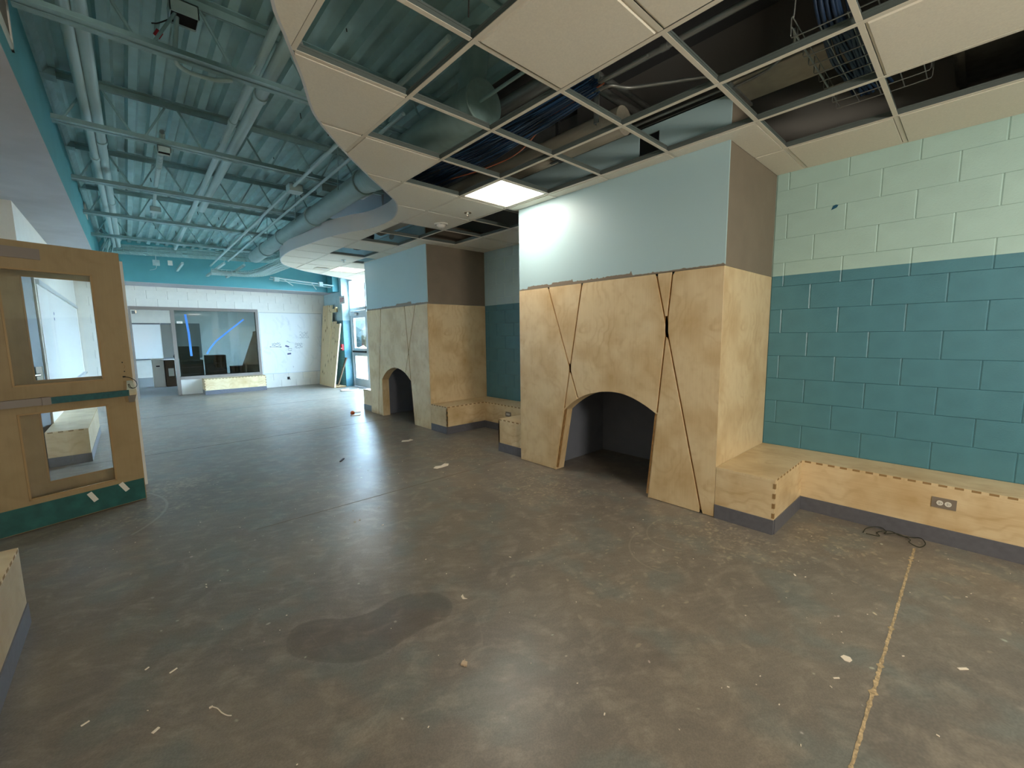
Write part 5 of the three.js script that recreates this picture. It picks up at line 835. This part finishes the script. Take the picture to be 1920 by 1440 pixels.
// ---------------------------------------------------------------- outdoors
{
  const g = structure('ground', [20, -0.05, -12]); part(g, 'pavement', bx(5.2, -0.2, -60, 11.5, -0.03, 40), S({ map: rep(tint(0x8a857c, 0.1, 20, 4, 71), 0.5), roughness: 0.9 })); part(g, 'dry_field', bx(11.5, -0.2, -90, 90, -0.05, 60), S({ map: rep(tint(0x6e5c38, 0.18, 24, 4, 72), 0.3), roughness: 1 }));
  const leafM = [S({ color: 0x1d2b2f, roughness: 0.95 }), S({ color: 0x263438, roughness: 0.95 })], bark = S({ color: 0x2c2723, roughness: 0.95 });
  [[15, -38, 3.3], [19, -42, 3.9], [24, -44, 3.5], [14.5, -47, 4.2], [28, -40, 3.6], [11, -43, 3.4]].forEach(([x, z, h], i) => {
    const t = thing('tree', ['low leafy grey-green tree outside, seen through the upper glass of the entrance door', 'taller tree outside, second one behind the entrance door glass', 'tree outside in the middle of the row beyond the dry field', 'tallest tree at the back of the row outside', 'tree outside farthest right in the row', 'tree outside farthest left in the row'][i], 'tree', [x, 0, z], 'trees beyond the field outside');
    part(t, 'trunk', [rod([x, -0.1, z], [x, h * 0.55, z], 0.16, 8), rod([x, h * 0.3, z], [x + 0.9, h * 0.6, z + 0.3], 0.07, 6), rod([x, h * 0.35, z], [x - 0.8, h * 0.65, z - 0.2], 0.07, 6)], bark);
    const blobs = []; for (let k = 0; k < 16; k++) { const b = new THREE.IcosahedronGeometry(rr(0.5, 0.95), 1), p = b.attributes.position; for (let q = 0; q < p.count; q++) { const n = 0.75 + 0.5 * H32(Math.round(p.getX(q) * 900), Math.round(p.getY(q) * 900 + p.getZ(q) * 77), i + k); p.setXYZ(q, p.getX(q) * n, p.getY(q) * n, p.getZ(q) * n); } b.computeVertexNormals(); b.translate(x + rr(-1.5, 1.5), h * rr(0.3, 0.85), z + rr(-1.5, 1.5)); blobs.push(b); }
    part(t, 'crown', blobs, leafM[i % 2]);
  });
}
// ---------------------------------------------------------------- things on the floor and the wall
const flake = (pts, y = 0.0025) => { const g = new THREE.ExtrudeGeometry(poly(pts.map(([x, z]) => [x, -z])), { depth: y, bevelEnabled: false }); g.rotateX(-Math.PI / 2); g.translate(0, 0.0006, 0); return uvBox(g); };
const paper = S({ color: 0xefe3d2, roughness: 0.8 });
single('paper_scrap', 'pale rounded paper scrap on the floor before the two nooks', 'scrap', flake([[2.35, -3.88], [2.4, -3.92], [2.46, -3.9], [2.53, -3.94], [2.56, -3.9], [2.52, -3.85], [2.44, -3.84], [2.37, -3.84]], 0.004), paper);
single('paper_scrap', 'small torn white scrap on the floor between the scrap and the far nook', 'scrap', flake([[2.66, -5.2], [2.7, -5.25], [2.78, -5.22], [2.82, -5.25], [2.83, -5.18], [2.74, -5.15]]), paper);
single('paper_scrap', 'crescent of plaster on the floor at the edge of the dark stain', 'scrap', flake([[1.235, -1.785], [1.242, -1.81], [1.26, -1.818], [1.252, -1.8], [1.248, -1.785], [1.255, -1.768]]), paper);
single('paper_scrap', 'oval pale chip on the floor near the ragged saw cut', 'scrap', flake([[2.195, -0.28], [2.21, -0.298], [2.232, -0.29], [2.236, -0.268], [2.22, -0.258], [2.2, -0.264]]), paper);
single('wood_splinter', 'dark stick on the floor in the middle of the bluish sheen', 'stick', bx(-0.06, 0.001, -0.009, 0.06, 0.012, 0.009).rotateY(0.9), M.black, [1.742, 0, -4.9]);
single('plastic_strip', 'small bent white strip on the floor at the lower left', 'strip', [tube([[0.12, 0.004, -1.905], [0.135, 0.004, -1.88], [0.145, 0.004, -1.845], [0.158, 0.004, -1.818], [0.17, 0.004, -1.805]], 0.002, 6, 30), bx(0.112, 0.001, -1.91, 0.124, 0.004, -1.902)], paper);
single('crumpled_scrap', 'tiny crumpled brown and white scrap on the floor before the bright reflection', 'scrap', [flake([[0.955, -1.41], [0.975, -1.42], [0.985, -1.4], [0.97, -1.385]], 0.008), rod([0.96, 0.006, -1.39], [0.985, 0.008, -1.42], 0.002, 5)], S({ color: 0xcdb59a, roughness: 0.8 }));
{
  const g = [], h = []; const put = (x, z, s, a, k) => { const b = new THREE.BoxGeometry(s * k, 0.003, s); b.rotateY(a); b.translate(x, 0.002, z); (rnd() < 0.8 ? g : h).push(b); };
  for (let i = 0; i < 260; i++) put(rr(-0.3, 3.8), rr(-5, 0.5), 0.002 + 0.007 * rnd() * rnd() * rnd(), rr(0, 6), rr(1, 3));
  for (const [x, z, s, a, k] of [[0.024, -2.243, 0.006, 0.5, 5], [-0.047, -1.928, 0.01, 0.6, 2.4], [-0.242, -2.148, 0.006, 0.4, 4], [2.5, 0.068, 0.01, 2.4, 4], [1.774, -1.052, 0.012, 0.5, 2.4], [2.21, -0.619, 0.01, 0.3, 1.5], [2.8, -0.617, 0.008, 0.6, 2.5], [2.054, -0.284, 0.005, 2.4, 5]]) put(x, z, s, a, k);
  const t = single('floor_debris', 'scattered crumbs of plaster and wood on the concrete floor', 'debris', g.map((q) => q), paper); t.userData.kind = 'stuff';
  const pc = [[3.754, -0.438], [3.84, -0.43], [3.91, -0.37], [3.89, -0.33], [3.82, -0.33], [3.86, -0.28], [3.89, -0.25], [3.83, -0.2], [3.76, -0.2], [3.75, -0.15], [3.82, -0.125], [3.89, -0.15], [3.9, -0.19], [3.86, -0.25], [3.88, -0.31], [3.83, -0.37], [3.75, -0.35], [3.72, -0.39], [3.75, -0.42]];
  single('wire_coil', 'loose loops of thin dark wire on the floor under the bench outlet', 'wire', tube(pc.map(([x, z], i) => [x, 0.006 + 0.006 * (i % 3), z]), 0.003, 6, 160), S({ color: 0x2d3022, roughness: 0.6 }));
  const ring = new THREE.TorusGeometry(0.16, 0.016, 8, 40, 4.9); ring.rotateX(Math.PI / 2); ring.scale(1.4, 1, 1); single('hose_ring', 'open loop of pale hose on the floor by the far nook bench', 'hose', ring, M.plastic, [4.35, 0.017, -11.35]);
  const w = thing('litter_pile', 'small heap of orange and white litter at the foot of the far nook', 'litter', [3.0, 0, -7.7]); part(w, 'orange_lump', new THREE.IcosahedronGeometry(0.04, 1).translate(3.0, 0.03, -7.75), S({ color: 0xc9622e, roughness: 0.7 })); part(w, 'white_scraps', [flake([[2.9, -7.6], [2.98, -7.66], [3.1, -7.62], [3.04, -7.52]], 0.01), flake([[3.08, -7.9], [3.16, -7.94], [3.2, -7.85]], 0.01)], paper);
  const tp = new THREE.Shape([[0, 0], [0.035, 0.012], [0.045, 0.03], [0.03, 0.036], [0.012, 0.03]].map(([a, b]) => new THREE.Vector2(a, b))); const tg = new THREE.ExtrudeGeometry(tp, { depth: 0.003, bevelEnabled: false }); tg.rotateY(-Math.PI / 2); single('tape_scrap', 'torn scrap of dark blue tape high on the light green block wall', 'tape', uvBox(tg), S({ color: 0x1f5a7a, roughness: 0.5 }), [4.3095, 2.405, -0.872]);
}
renderer.render(scene, camera);
